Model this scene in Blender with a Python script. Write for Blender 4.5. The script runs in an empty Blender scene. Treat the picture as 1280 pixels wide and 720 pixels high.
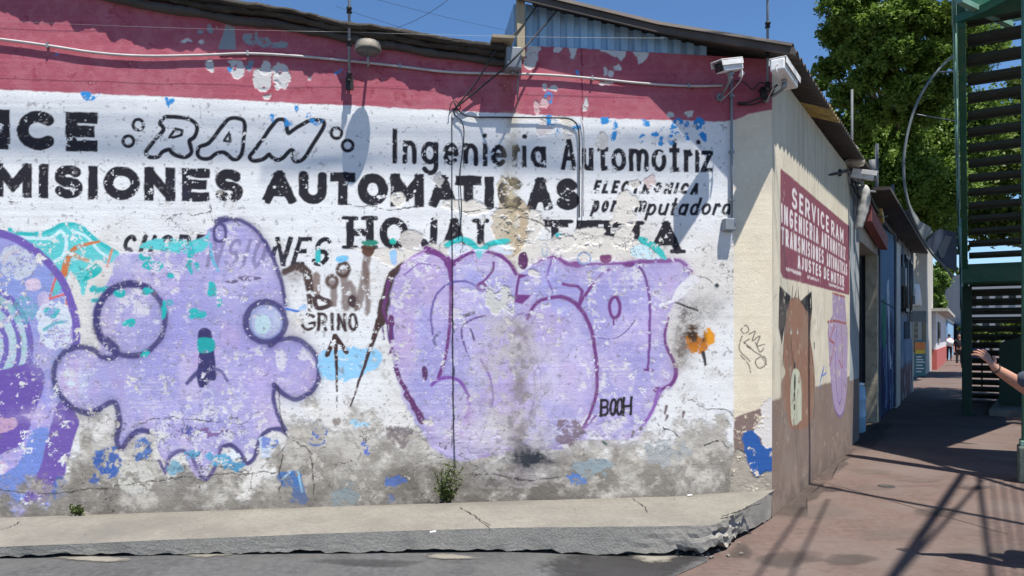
import bpy, bmesh, math, random
import numpy as np
from mathutils import Vector, Matrix

SC = bpy.context.scene
COL = SC.collection
rnd = random.Random(7)
NR = np.random.RandomState(11)

# ------------------------------------------------------------------ camera, light, exposure
F, CX, HY, EYE = 925.0, 640.0, 420.0, 1.6          # measured on the photograph: focal length, axis, horizon, eye height
cam_d = bpy.data.cameras.new('camera'); cam = bpy.data.objects.new('camera', cam_d); COL.objects.link(cam)
cam.location = (0, 0, EYE); cam.rotation_euler = (math.radians(90), 0, 0)
cam_d.sensor_width = 36.0; cam_d.lens = F / 1280 * 36.0
cam_d.shift_y = (HY - 360) / 1280.0
cam_d.clip_start = 0.05; cam_d.clip_end = 2000
SC.camera = cam

SUN = Vector((0.589, -0.925, 3.0)).normalized()
world = bpy.data.worlds.new('World'); SC.world = world; world.use_nodes = True
wn = world.node_tree.nodes; wl = world.node_tree.links
sky = wn.new('ShaderNodeTexSky'); sky.sky_type = 'NISHITA'; sky.sun_disc = False
sky.sun_elevation = math.asin(SUN.z); sky.sun_rotation = math.atan2(SUN.x, SUN.y)
sky.altitude = 2200; sky.air_density = 1.0; sky.dust_density = 0.1; sky.ozone_density = 3.0
bg = wn['Background']; bg.inputs['Strength'].default_value = 0.097
hs = wn.new('ShaderNodeHueSaturation'); hs.inputs['Saturation'].default_value = 1.13
wl.new(sky.outputs['Color'], hs.inputs['Color']); wl.new(hs.outputs['Color'], bg.inputs['Color'])
sun_d = bpy.data.lights.new('sun', 'SUN'); sun_o = bpy.data.objects.new('sun', sun_d); COL.objects.link(sun_o)
sun_d.energy = 5.0; sun_d.angle = math.radians(0.53); sun_d.color = (1.0, 0.945, 0.865)
sun_o.location = (8, -12, 40); sun_o.rotation_euler = SUN.to_track_quat('Z', 'Y').to_euler()
vs = SC.view_settings; vs.view_transform = 'Standard'; vs.look = 'None'; vs.exposure = 0.8; vs.gamma = 1.0
vs.use_curve_mapping = False

# ------------------------------------------------------------------ measuring helpers
U = Vector((0.98959, 0.14392, 0)); N = Vector((0.14392, -0.98959, 0))      # front wall: along (to the right), outward
D = Vector((0.52938, 0.84838, 0)); E = Vector((0.84838, -0.52938, 0))      # side street: along (away), outward
C0 = Vector((2.284, 6.5, 0))                                              # the corner of the shop
EYEV = Vector((0, 0, EYE))

def hit(px, py, p0, n, off=0.0):
    r = Vector(((px - CX) / F, 1.0, -(py - HY) / F))
    k = (n.dot(p0) + off - n.dot(EYEV)) / n.dot(r)
    return EYEV + r * k
def fw(px, py, off=0.0): return hit(px, py, C0, N, off)
def sw(px, py, off=0.0): return hit(px, py, C0, E, off)
def gr(px, py, z=0.0): return hit(px, py, Vector((0, 0, z)), Vector((0, 0, 1)))
def at(px, py, Y): return Vector(((px - CX) / F * Y, Y, EYE - (py - HY) / F * Y))
def st(t, d, z): return C0 + D * t + E * d + Vector((0, 0, z))             # street coordinates: along, outward, up

# ------------------------------------------------------------------ materials
def lin(c):
    c = np.asarray(c, float) / 255.0
    return np.where(c <= 0.04045, c / 12.92, ((c + 0.055) / 1.055) ** 2.4)
def C(r, g, b, k=0.94): return tuple(float(v) for v in lin((r, g, b)) * k)

def mat(name, col, rough=0.7, var=0.18, scale=8.0, bump=0.0, bscale=60.0, metal=0.0, attr=None, spec=0.4, stain=None, stain_amt=0.0, stain_scale=2.5, coords='Object', transl=0.0, stretch=(1,1,1), finevar=0.0):
    m = bpy.data.materials.new(name); m.use_nodes = True
    nt = m.node_tree; n = nt.nodes; l = nt.links
    b = n['Principled BSDF']; b.inputs['Roughness'].default_value = rough; b.inputs['Metallic'].default_value = metal
    b.inputs['Specular IOR Level'].default_value = spec
    tc = n.new('ShaderNodeTexCoord'); mp = n.new('ShaderNodeMapping'); mp.inputs['Scale'].default_value = stretch
    l.new(tc.outputs[coords], mp.inputs['Vector'])
    if attr:
        a = n.new('ShaderNodeAttribute'); a.attribute_name = attr; base = a.outputs['Color']
    else:
        r = n.new('ShaderNodeRGB'); r.outputs[0].default_value = (*col, 1); base = r.outputs[0]
    def mult(base, amt, sc, det):
        nz = n.new('ShaderNodeTexNoise'); nz.inputs['Scale'].default_value = sc; nz.inputs['Detail'].default_value = det; nz.inputs['Roughness'].default_value = 0.62
        l.new(mp.outputs['Vector'], nz.inputs['Vector'])
        mr = n.new('ShaderNodeMapRange'); mr.inputs['From Min'].default_value = 0.25; mr.inputs['From Max'].default_value = 0.75
        mr.inputs['To Min'].default_value = 1 - amt; mr.inputs['To Max'].default_value = 1 + amt
        l.new(nz.outputs['Fac'], mr.inputs['Value'])
        mx = n.new('ShaderNodeMix'); mx.data_type = 'RGBA'; mx.blend_type = 'MULTIPLY'; mx.inputs['Factor'].default_value = 1
        l.new(base, mx.inputs['A']); l.new(mr.outputs['Result'], mx.inputs['B'])
        return mx.outputs['Result']
    if var: base = mult(base, var, scale, 6)
    if finevar: base = mult(base, finevar, scale * 14, 3)
    if stain:
        nz = n.new('ShaderNodeTexNoise'); nz.inputs['Scale'].default_value = stain_scale; nz.inputs['Detail'].default_value = 7
        l.new(mp.outputs['Vector'], nz.inputs['Vector'])
        mr = n.new('ShaderNodeMapRange'); mr.inputs['From Min'].default_value = 0.46; mr.inputs['From Max'].default_value = 0.66; mr.inputs['To Max'].default_value = stain_amt
        l.new(nz.outputs['Fac'], mr.inputs['Value'])
        mx = n.new('ShaderNodeMix'); mx.data_type = 'RGBA'; l.new(mr.outputs['Result'], mx.inputs['Factor'])
        l.new(base, mx.inputs['A']); mx.inputs['B'].default_value = (*stain, 1); base = mx.outputs['Result']
    l.new(base, b.inputs['Base Color'])
    if bump:
        nz = n.new('ShaderNodeTexNoise'); nz.inputs['Scale'].default_value = bscale; nz.inputs['Detail'].default_value = 6
        l.new(mp.outputs['Vector'], nz.inputs['Vector'])
        bp = n.new('ShaderNodeBump'); bp.inputs['Strength'].default_value = bump; bp.inputs['Distance'].default_value = 0.01
        l.new(nz.outputs['Fac'], bp.inputs['Height']); l.new(bp.outputs['Normal'], b.inputs['Normal'])
    if transl:
        tr = n.new('ShaderNodeBsdfTranslucent'); l.new(base, tr.inputs['Color'])
        ms = n.new('ShaderNodeMixShader'); ms.inputs['Fac'].default_value = transl
        out = n['Material Output']; l.new(b.outputs['BSDF'], ms.inputs[1]); l.new(tr.outputs['BSDF'], ms.inputs[2]); l.new(ms.outputs['Shader'], out.inputs['Surface'])
    return m

M = {}
M['paint'] = mat('painted_plaster', (1,1,1), 0.85, 0.05, 5, 0.25, 90, attr='paint', spec=0.2, finevar=0.06)
M['asphalt'] = mat('old_asphalt', (.078,.079,.081), 0.9, 0.25, 1.6, 0.6, 120, stain=(.105,.103,.10), stain_amt=.55, spec=0.25, finevar=0.3)
M['pavement'] = mat('red_concrete', (.116,.082,.071), 0.88, 0.2, 1.1, 0.4, 130, stain=(.13,.104,.092), stain_amt=.9, stain_scale=1.4, spec=0.25, finevar=0.22)
M['concrete'] = mat('grey_concrete', (.19,.18,.16), 0.9, 0.2, 3, 0.5, 70, stain=(.12,.115,.105), stain_amt=.6, spec=0.2, finevar=0.15)
M['earth'] = mat('dry_earth', (.13,.115,.1), 0.95, 0.2, 0.4, 0.3, 30)
M['wet'] = mat('damp_asphalt', (.035,.034,.034), 0.45, 0.2, 6, 0.3, 90, spec=0.5)
M['steel'] = mat('galvanised_steel', (.26,.27,.28), 0.55, 0.2, 14, 0.1, 90, metal=0.6)
M['greysteel'] = mat('grey_box_paint', (.20,.225,.25), 0.5, 0.12, 14, 0.08, 90)
M['black'] = mat('black_plastic', (.018,.018,.02), 0.5, 0.2, 20)
M['rubber'] = mat('black_cable', (.022,.022,.024), 0.6, 0.2, 30)
M['pale'] = mat('pale_cable_jacket', (.46,.44,.43), 0.6, 0.2, 10)
M['white'] = mat('white_enamel', (.72,.73,.73), 0.4, 0.08, 14, 0.05, 60, stain=(.5,.47,.42), stain_amt=.55, stain_scale=11)
M['lens'] = mat('dark_lens', (.01,.01,.012), 0.15, 0, 8, spec=0.6)
M['tarp'] = mat('bitumen_felt', (.055,.047,.040), 0.9, 0.5, 7, 1.0, 45, stain=(.10,.09,.075), stain_amt=.5, stretch=(1,1,6), spec=0.2)
M['roof'] = mat('dark_corrugated_sheet', (.065,.055,.05), 0.8, 0.3, 4, 0.2, 40)
M['yellow'] = mat('yellow_fibreglass', (.34,.28,.14), 0.7, 0.35, 9, transl=0.4)
M['blueiron'] = mat('faded_blue_sheet', (.27,.46,.66), 0.6, 0.18, 6, 0.2, 40, stain=(.22,.28,.36), stain_amt=.4, stretch=(1,1,.25))
M['woodpost'] = mat('weathered_post', (.34,.29,.2), 0.8, 0.2, 8, 0.3, 50, stretch=(1,1,.2))
M['beige'] = mat('beige_lamp_metal', (.36,.32,.26), 0.6, 0.22, 14, 0.2, 50, stain=(.16,.13,.1), stain_amt=.5, stain_scale=9)
M['green'] = mat('green_bridge_paint', (.016,.105,.06), 0.5, 0.25, 5, 0.2, 60, stain=(.06,.10,.065), stain_amt=.6, stain_scale=5, finevar=.15)
M['darkgreen'] = mat('dark_green_paint', (.010,.042,.026), 0.6, 0.25, 4, 0.1, 40)
M['palegreen'] = mat('sunlit_pale_green', (.16,.3,.24), 0.5, 0.2, 5, 0.1, 40)  # paler copy of the bridge green; the rail's sunlit look is in its colour
M['tread'] = mat('tread_plate', (.035,.045,.038), 0.75, 0.3, 6, 0.2, 60)
M['bark'] = mat('tree_bark', (.10,.075,.055), 0.95, 0.35, 5, 0.8, 18, stretch=(1,1,.3))
M['leaf'] = mat('sunlit_leaf', (1,1,1), 0.55, 0.0, 5, attr='leafcol', transl=0.35, spec=0.3)
M['weed'] = mat('weed_leaf', (.09,.12,.035), 0.6, 0.35, 30, transl=0.25)
M['skin'] = mat('skin', (.42,.22,.15), 0.5, 0.16, 22, 0.25, 260, spec=0.4, stain=(.36,.15,.11), stain_amt=.5, stain_scale=18)
M['hair'] = mat('dark_hair', (.02,.016,.013), 0.6, 0.3, 40)
M['navy'] = mat('dark_blue_cloth', (.055,.07,.10), 0.9, 0.15, 8, 0.3, 200)
M['jeans'] = mat('jeans_cloth', (.05,.07,.12), 0.9, 0.2, 8, 0.3, 200)
M['blackcloth'] = mat('black_cloth', (.02,.02,.023), 0.9, 0.2, 8)
M['redcloth'] = mat('red_cloth', (.45,.03,.05), 0.9, 0.12, 8)
M['whitecloth'] = mat('white_cloth', (.75,.75,.77), 0.9, 0.06, 8)
M['shoe'] = mat('shoe_leather', (.03,.026,.024), 0.6, 0.1, 8)

def soft_edge(m, attr='edge', sc=9.0, mx=.92):      # a stain that thins out raggedly towards its rim
    nt = m.node_tree; n = nt.nodes; l = nt.links; b = n['Principled BSDF']
    a = n.new('ShaderNodeAttribute'); a.attribute_name = attr; tc = n.new('ShaderNodeTexCoord'); nz = n.new('ShaderNodeTexNoise'); nz.inputs['Scale'].default_value = sc; nz.inputs['Detail'].default_value = 8; nz.inputs['Roughness'].default_value = .68
    l.new(tc.outputs['Object'], nz.inputs['Vector']); ad = n.new('ShaderNodeMath'); ad.operation = 'ADD'; l.new(a.outputs['Fac'], ad.inputs[0]); l.new(nz.outputs['Fac'], ad.inputs[1])
    mr = n.new('ShaderNodeMapRange'); mr.inputs['From Min'].default_value = .58; mr.inputs['From Max'].default_value = 1.12; mr.interpolation_type = 'SMOOTHSTEP'; l.new(ad.outputs[0], mr.inputs['Value'])
    mr.inputs['To Max'].default_value = mx; l.new(mr.outputs['Result'], b.inputs['Alpha']); return m
M['wet'] = soft_edge(M['wet']); M['spill'] = soft_edge(mat('pale_cement_spill', (.21,.195,.165), .9, .2, 6, .4, 90), sc=14)

# ------------------------------------------------------------------ object helpers
ROOT = {}
def tag(o, label=None, cat=None, group=None, kind=None):
    if label: o['label'] = label
    if cat: o['category'] = cat
    if group: o['group'] = group
    if kind: o['kind'] = kind
    return o
def thing(name, loc, label, cat, group=None):
    o = bpy.data.objects.new(name, None); COL.objects.link(o); o.location = loc; o.empty_display_size = .1
    ROOT[o] = Vector(loc)
    return tag(o, label, cat, group)

class MB:
    def __init__(s): s.v = []; s.f = []; s.smooth = []
    def add(s, vs, fs, smooth=False):
        k = len(s.v); s.v += [Vector(v) for v in vs]; s.f += [tuple(i + k for i in f) for f in fs]; s.smooth += [smooth] * len(fs)
        return s
    def hexa(s, b, t):           # bottom and top rings of the same length, world points
        n = len(b); fs = [tuple(range(n))[::-1], tuple(range(n, 2 * n))]
        fs += [(i, (i + 1) % n, n + (i + 1) % n, n + i) for i in range(n)]
        return s.add(list(b) + list(t), fs)
    def box(s, c, ax, ay, az):   # centre and three half-axis vectors
        c, ax, ay, az = map(Vector, (c, ax, ay, az))
        b = [c - ax - ay - az, c + ax - ay - az, c + ax + ay - az, c - ax + ay - az]
        return s.hexa(b, [p + az * 2 for p in b])
    def bbox(s, c, ax, ay, az, bev):   # bevelled box
        c, ax, ay, az = map(Vector, (c, ax, ay, az))
        bm = bmesh.new(); bmesh.ops.create_cube(bm, size=2)
        lx, ly, lz = ax.length, ay.length, az.length
        for v in bm.verts: v.co = Vector((v.co.x * lx, v.co.y * ly, v.co.z * lz))
        bmesh.ops.bevel(bm, geom=bm.edges[:], offset=bev, segments=2, affect='EDGES', profile=.5)
        bm.verts.index_update()
        X, Y, Z = ax.normalized(), ay.normalized(), az.normalized()
        s.add([c + X * v.co.x + Y * v.co.y + Z * v.co.z for v in bm.verts], [tuple(v.index for v in f.verts) for f in bm.faces])
        bm.free(); return s
    def tube(s, pts, r, seg=8, closed=False, caps=True):
        pts = [Vector(p) for p in pts]; n = len(pts)
        rs = r if isinstance(r, (list, tuple)) else [r] * n
        vs, fs = [], []; up = None
        for i, p in enumerate(pts):
            a = pts[(i - 1) % n] if (i > 0 or closed) else p; b = pts[(i + 1) % n] if (i < n - 1 or closed) else p
            t = (b - a).normalized()
            if up is None: up = t.orthogonal().normalized()
            up = (up - t * up.dot(t)).normalized(); w = t.cross(up)
            for k in range(seg):
                g = 2 * math.pi * k / seg; vs.append(p + (up * math.cos(g) + w * math.sin(g)) * rs[i])
        for i in range(n if closed else n - 1):
            j = (i + 1) % n
            for k in range(seg):
                fs.append((i * seg + k, i * seg + (k + 1) % seg, j * seg + (k + 1) % seg, j * seg + k))
        s.add(vs, fs, True)
        if caps and not closed:
            k0 = len(s.v) - len(vs)
            s.f.append(tuple(k0 + k for k in range(seg))[::-1]); s.f.append(tuple(k0 + (n - 1) * seg + k for k in range(seg))); s.smooth += [False, False]
        return s
    def lathe(s, c, axis, prof, seg=24, smooth=True):   # prof: (radius, height) along axis
        c = Vector(c); ax = Vector(axis).normalized(); u = ax.orthogonal().normalized(); w = ax.cross(u)
        vs, fs = [], []
        for (r, h) in prof:
            for k in range(seg):
                g = 2 * math.pi * k / seg; vs.append(c + ax * h + (u * math.cos(g) + w * math.sin(g)) * max(r, 1e-4))
        for i in range(len(prof) - 1):
            for k in range(seg):
                fs.append((i * seg + k, i * seg + (k + 1) % seg, (i + 1) * seg + (k + 1) % seg, (i + 1) * seg + k))
        s.add(vs, fs, smooth); k0 = len(s.v) - len(vs)
        s.f.append(tuple(k0 + k for k in range(seg))[::-1]); s.f.append(tuple(k0 + (len(prof) - 1) * seg + k for k in range(seg))); s.smooth += [False, False]
        return s
    def build(s, name, m, parent=None, kind=None, bevel=0):
        me = bpy.data.meshes.new(name)
        root = parent
        while root is not None and root.parent: root = root.parent
        off = ROOT.get(root, Vector((0, 0, 0))) if root else Vector((0, 0, 0))
        me.from_pydata([tuple(v - off) for v in s.v], [], s.f)
        me.polygons.foreach_set('use_smooth', s.smooth); me.materials.append(m)
        bm = bmesh.new(); bm.from_mesh(me); bmesh.ops.recalc_face_normals(bm, faces=bm.faces[:]); bm.to_mesh(me); bm.free()
        me.update()
        o = bpy.data.objects.new(name, me); COL.objects.link(o)
        if parent: o.parent = parent
        if kind: o['kind'] = kind
        if bevel:
            b = o.modifiers.new('bevel', 'BEVEL'); b.width = bevel; b.segments = 2; b.limit_method = 'ANGLE'
        return o

def crom(pts, sub=6, closed=False):
    P = [np.asarray(p, float) for p in pts]; n = len(P); out = []
    if n < 3: return P
    for i in range(n if closed else n - 1):
        p0 = P[(i - 1) % n] if (closed or i > 0) else 2 * P[0] - P[1]
        p1 = P[i]; p2 = P[(i + 1) % n]
        p3 = P[(i + 2) % n] if (closed or i < n - 2) else 2 * P[n - 1] - P[n - 2]
        for k in range(sub):
            t = k / sub
            out.append(.5 * ((2 * p1) + (p2 - p0) * t + (2 * p0 - 5 * p1 + 4 * p2 - p3) * t * t + (3 * p1 - p0 - 3 * p2 + p3) * t ** 3))
    if not closed: out.append(P[-1])
    return out
def vcrom(pts, sub=5): return [Vector(p) for p in crom([tuple(p) for p in pts], sub)]
def sag(a, b, s, n=16):
    a, b = Vector(a), Vector(b)
    return [a.lerp(b, i / n) - Vector((0, 0, s * 4 * (i / n) * (1 - i / n))) for i in range(n + 1)]

# ------------------------------------------------------------------ paint engine: albedo painted on a dense wall mesh
_TAB = np.random.RandomState(5).rand(4, 256, 256)
def vnoise(x, y, seed=0):
    T = _TAB[seed % 4]; ox = (seed * 37) % 251; oy = (seed * 91) % 241
    xi = np.floor(x).astype(int); yi = np.floor(y).astype(int); fx = x - xi; fy = y - yi
    fx = fx * fx * (3 - 2 * fx); fy = fy * fy * (3 - 2 * fy)
    g = lambda a, b: T[(a + ox) & 255, (b + oy) & 255]
    return (g(xi, yi) * (1 - fx) + g(xi + 1, yi) * fx) * (1 - fy) + (g(xi, yi + 1) * (1 - fx) + g(xi + 1, yi + 1) * fx) * fy
def fbm(x, y, seed=0, octv=5, gain=.55):
    s = np.zeros_like(x); a = 1; tot = 0
    for o in range(octv):
        s += a * vnoise(x * 2 ** o + 13.7 * o, y * 2 ** o + 7.1 * o, seed + o); tot += a; a *= gain
    return s / tot
def sstep(a, b, x):
    t = np.clip((x - a) / (b - a), 0, 1); return t * t * (3 - 2 * t)

class Canvas:
    def __init__(s, A, B, base):
        s.A, s.B = A, B; H, W = A.shape
        s.col = np.empty((H, W, 3)); s.col[:] = base; s.h = np.zeros((H, W))
        s.a0, s.a1 = A.min(0), A.max(0); s.b0, s.b1 = B.min(1), B.max(1)
        s.wx = (fbm(A / 9, B / 9, 3, 3) - .5); s.wy = (fbm(A / 9, B / 9, 8, 3) - .5)
        s.chip = fbm(A / 16, B / 16, 21, 6, .72); s.fine = fbm(A / 4.5, B / 4.5, 33, 3, .7); s.chip2 = fbm(A / 7, B / 6, 61, 5, .75); s.big = fbm(A / 60, B / 60, 44, 6, .6)
    def noise(s, sc, seed, octv=5, gain=.55, ys=1.0): return fbm(s.A / sc, s.B / (sc * ys), seed, octv, gain)
    def win(s, x0, x1, y0, y1):
        c = np.where((s.a1 >= x0) & (s.a0 <= x1))[0]; r = np.where((s.b1 >= y0) & (s.b0 <= y1))[0]
        if len(c) == 0 or len(r) == 0: return None
        return slice(r[0], r[-1] + 1), slice(c[0], c[-1] + 1)
    def put(s, w, al, col, dh=0.0):
        col = np.asarray(col, float); v = s.col[w]; al3 = al[..., None]
        v[:] = v * (1 - al3) + col * al3
        if dh: s.h[w] += dh * al
    def wear(s, w, amt):       # 1 where paint still sticks
        if not amt: return 1.0
        return 1 - sstep(.62 - amt * .32, .66 - amt * .32, s.chip2[w] * .62 + s.chip[w] * .38)
    def coords(s, w, warp):
        return s.A[w] + s.wx[w] * warp, s.B[w] + s.wy[w] * warp
    def stroke(s, pts, wd, col, soft=.7, alpha=1.0, wear=.12, closed=False, smooth=True, warp=1.2, clip=None, spray=0.0, sq=False):
        P = crom(pts, 6, closed) if smooth and len(pts) > 2 else [np.asarray(p, float) for p in pts] + ([np.asarray(pts[0], float)] if closed else [])
        if smooth and closed and len(pts) > 2: P = P + [P[0]]
        n = len(P); ws = np.interp(np.linspace(0, 1, n), np.linspace(0, 1, len(wd)), wd) if isinstance(wd, (list, tuple)) else np.full(n, wd)
        m = ws.max() / 2 + soft * 2 + 3 + warp; Q = np.array(P)
        w = s.win(Q[:, 0].min() - m, Q[:, 0].max() + m, Q[:, 1].min() - m, Q[:, 1].max() + m)
        if w is None: return
        x, y = s.coords(w, warp); d = np.full(x.shape, 1e9)
        for i in range(n - 1):
            a, b = Q[i], Q[i + 1]; e = b - a; L = e @ e
            t = np.clip(((x - a[0]) * e[0] + (y - a[1]) * e[1]) / max(L, 1e-9), 0, 1)
            if sq:      # flat ended stroke: an oriented rectangle
                l = math.sqrt(L) + 1e-9; al_ = ((x - a[0]) * e[0] + (y - a[1]) * e[1]) / l; pe = np.abs((x - a[0]) * e[1] - (y - a[1]) * e[0]) / l
                dd = np.maximum(np.abs(al_ - l / 2) - l / 2, pe) - ws[i] / 2
            else: dd = np.hypot(x - a[0] - t * e[0], y - a[1] - t * e[1]) - (ws[i] + (ws[i + 1] - ws[i]) * t) / 2
            np.minimum(d, dd, out=d)
        al = (1 - sstep(-soft, soft, d)) * alpha
        if spray: al = np.maximum(al, alpha * spray * np.exp(-np.clip(d, 0, None) / (ws.mean() * .6)))
        if clip is not None: al = al * (1 - sstep(-soft, soft, np.maximum.reduce([clip[0] - x, x - clip[1], clip[2] - y, y - clip[3]])))
        s.put(w, al * s.wear(w, wear), col)
    def fill(s, pts, col, soft=1.0, alpha=1.0, wear=.1, smooth=True, warp=2.0, dh=0.0, col2=None):
        P = np.array(crom(pts, 5, True) if smooth else pts, float); m = soft + warp + 2
        w = s.win(P[:, 0].min() - m, P[:, 0].max() + m, P[:, 1].min() - m, P[:, 1].max() + m)
        if w is None: return
        x, y = s.coords(w, warp); ins = np.zeros(x.shape, bool); d = np.full(x.shape, 1e9); n = len(P)
        for i in range(n):
            a, b = P[i], P[(i + 1) % n]; e = b - a
            if abs(e[1]) > 1e-9: ins ^= ((a[1] > y) != (b[1] > y)) & (x < a[0] + (y - a[1]) / e[1] * e[0])
            t = np.clip(((x - a[0]) * e[0] + (y - a[1]) * e[1]) / max(e @ e, 1e-9), 0, 1)
            np.minimum(d, np.hypot(x - a[0] - t * e[0], y - a[1] - t * e[1]), out=d)
        d = np.where(ins, -d, d); al = (1 - sstep(-soft, soft, d)) * alpha
        c = np.asarray(col, float)
        if col2 is not None:
            k = sstep(.35, .65, s.big[w])[..., None]; c = c * (1 - k) + np.asarray(col2) * k
        s.put(w, al * s.wear(w, wear), c, dh)
    def disc(s, cx, cy, rx, ry, col, **k):
        s.fill([(cx + rx * math.cos(a), cy + ry * math.sin(a)) for a in np.linspace(0, 2 * math.pi, 14)[:-1]], col, **k)
    def ring(s, cx, cy, rx, ry, wd, col, **k):
        s.stroke([(cx + rx * math.cos(a), cy + ry * math.sin(a)) for a in np.linspace(0, 2 * math.pi, 14)[:-1]], wd, col, closed=True, **k)
    def haze(s, cx, cy, rx, ry, col, alpha, seed=1, grain=.6):
        w = s.win(cx - rx * 2.2, cx + rx * 2.2, cy - ry * 2.2, cy + ry * 2.2)
        if w is None: return
        d = np.hypot((s.A[w] - cx) / rx, (s.B[w] - cy) / ry); n = fbm(s.A[w] / 12, s.B[w] / 12, seed, 5, .65)
        d = np.clip(d + (n - .5) * 1.3 * min(1, grain * 1.6), 0, None); g = 1 - grain * .75 + grain * 1.5 * sstep(.3, .7, s.chip2[w])
        s.put(w, np.clip(np.exp(-d * d * 1.3) * alpha * (1 + grain * 2 * (n - .5)) * g, 0, 1), col)
    def maskput(s, al, col, dh=0.0): s.put((slice(None), slice(None)), al, col, dh)

def arc(cx, cy, rx, ry, a0, a1, n=10):
    return [(cx + rx * math.cos(math.radians(a0 + (a1 - a0) * i / n)), cy + ry * math.sin(math.radians(a0 + (a1 - a0) * i / n))) for i in range(n + 1)]
G = {}     # sign-painter's alphabet: centre lines in a unit box, y down, x-height at .36
G['A'] = [[(0,1),(.5,0),(1,1)], [(.2,.68),(.8,.68)]]
G['B'] = [[(0,0),(0,1)], [(0,0),(.55,0)] + arc(.55,.24,.4,.24,-90,90) + [(0,.48)], [(0,.48),(.6,.48)] + arc(.6,.74,.4,.26,-90,90) + [(0,1)]]
G['C'] = [arc(.55,.5,.55,.5,-48,-312,16)]
G['D'] = [[(0,0),(0,1)], [(0,0)] + arc(.4,.5,.6,.5,-90,90) + [(0,1)]]
G['E'] = [[(1,0),(0,0),(0,1),(1,1)], [(0,.48),(.85,.48)]]
G['F'] = [[(1,0),(0,0),(0,1)], [(0,.48),(.85,.48)]]
G['G'] = [arc(.52,.5,.52,.5,-45,-330,16) + [(1,.55),(.6,.55)]]
G['H'] = [[(0,0),(0,1)], [(1,0),(1,1)], [(0,.5),(1,.5)]]
G['I'] = [[(.5,0),(.5,1)]]
G['J'] = [[(1,0),(1,.68)] + arc(.5,.68,.5,.32,0,150)]
G['L'] = [[(0,0),(0,1),(1,1)]]
G['M'] = [[(0,1),(0,0),(.5,.72),(1,0),(1,1)]]
G['N'] = [[(0,1),(0,0),(1,1),(1,0)]]
G['O'] = [arc(.5,.5,.5,.5,0,360,20)]
G['P'] = [[(0,0),(0,1)], [(0,0),(.6,0)] + arc(.6,.27,.4,.27,-90,90) + [(0,.54)]]
G['R'] = G['P'] + [[(.5,.54),(1,1)]]
G['S'] = [arc(.5,.26,.46,.26,-35,-250,10) + arc(.5,.75,.5,.25,-70,150,10)]
G['T'] = [[(0,0),(1,0)], [(.5,0),(.5,1)]]
G['U'] = [[(0,0),(0,.6)] + arc(.5,.6,.5,.4,180,0) + [(1,0)]]
G['V'] = [[(0,0),(.5,1),(1,0)]]
G['X'] = [[(0,0),(1,1)], [(1,0),(0,1)]]
G['Z'] = [[(0,0),(1,0),(0,1),(1,1)]]
xh = .38
G['a'] = [arc(.5,.69,.48,.31,0,360,16), [(.98,xh),(.98,1)]]
G['c'] = [arc(.55,.69,.5,.31,-50,-310,12)]
G['d'] = [arc(.48,.69,.46,.31,0,360,16), [(.95,0),(.95,1)]]
G['e'] = [[(.03,.68),(.95,.68)] + arc(.5,.69,.47,.31,0,-315,14)]
G['g'] = [arc(.48,.69,.46,.31,0,360,16), [(.95,xh),(.95,1.12)] + arc(.5,1.12,.45,.24,0,150,8)]
G['i'] = [[(.5,xh),(.5,1)]]
G['m'] = [[(0,xh),(0,1)], [(0,.6)] + arc(.25,.58,.25,.2,180,360,8) + [(.5,1)], [(.5,.6)] + arc(.75,.58,.25,.2,180,360,8) + [(1,1)]]
G['n'] = [[(0,xh),(0,1)], [(0,.66)] + arc(.5,.66,.5,.28,180,360,10) + [(1,1)]]
G['o'] = [arc(.5,.69,.5,.31,0,360,18)]
G['p'] = [[(.05,xh),(.05,1.3)], arc(.52,.69,.46,.31,0,360,16)]
G['r'] = [[(.1,xh),(.1,1)], [(.1,.62),(.3,.42),(.75,.38),(.95,.45)]]
G['t'] = [[(.5,.02),(.5,.9),(.6,1),(.85,1)], [(.05,.34),(.95,.34)]]
G['u'] = [[(0,xh),(0,.72)] + arc(.5,.72,.5,.28,180,0) + [(1,xh)], [(1,xh),(1,1)]]
G['z'] = [[(0,.4),(1,.4),(0,1),(1,1)]]

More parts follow.
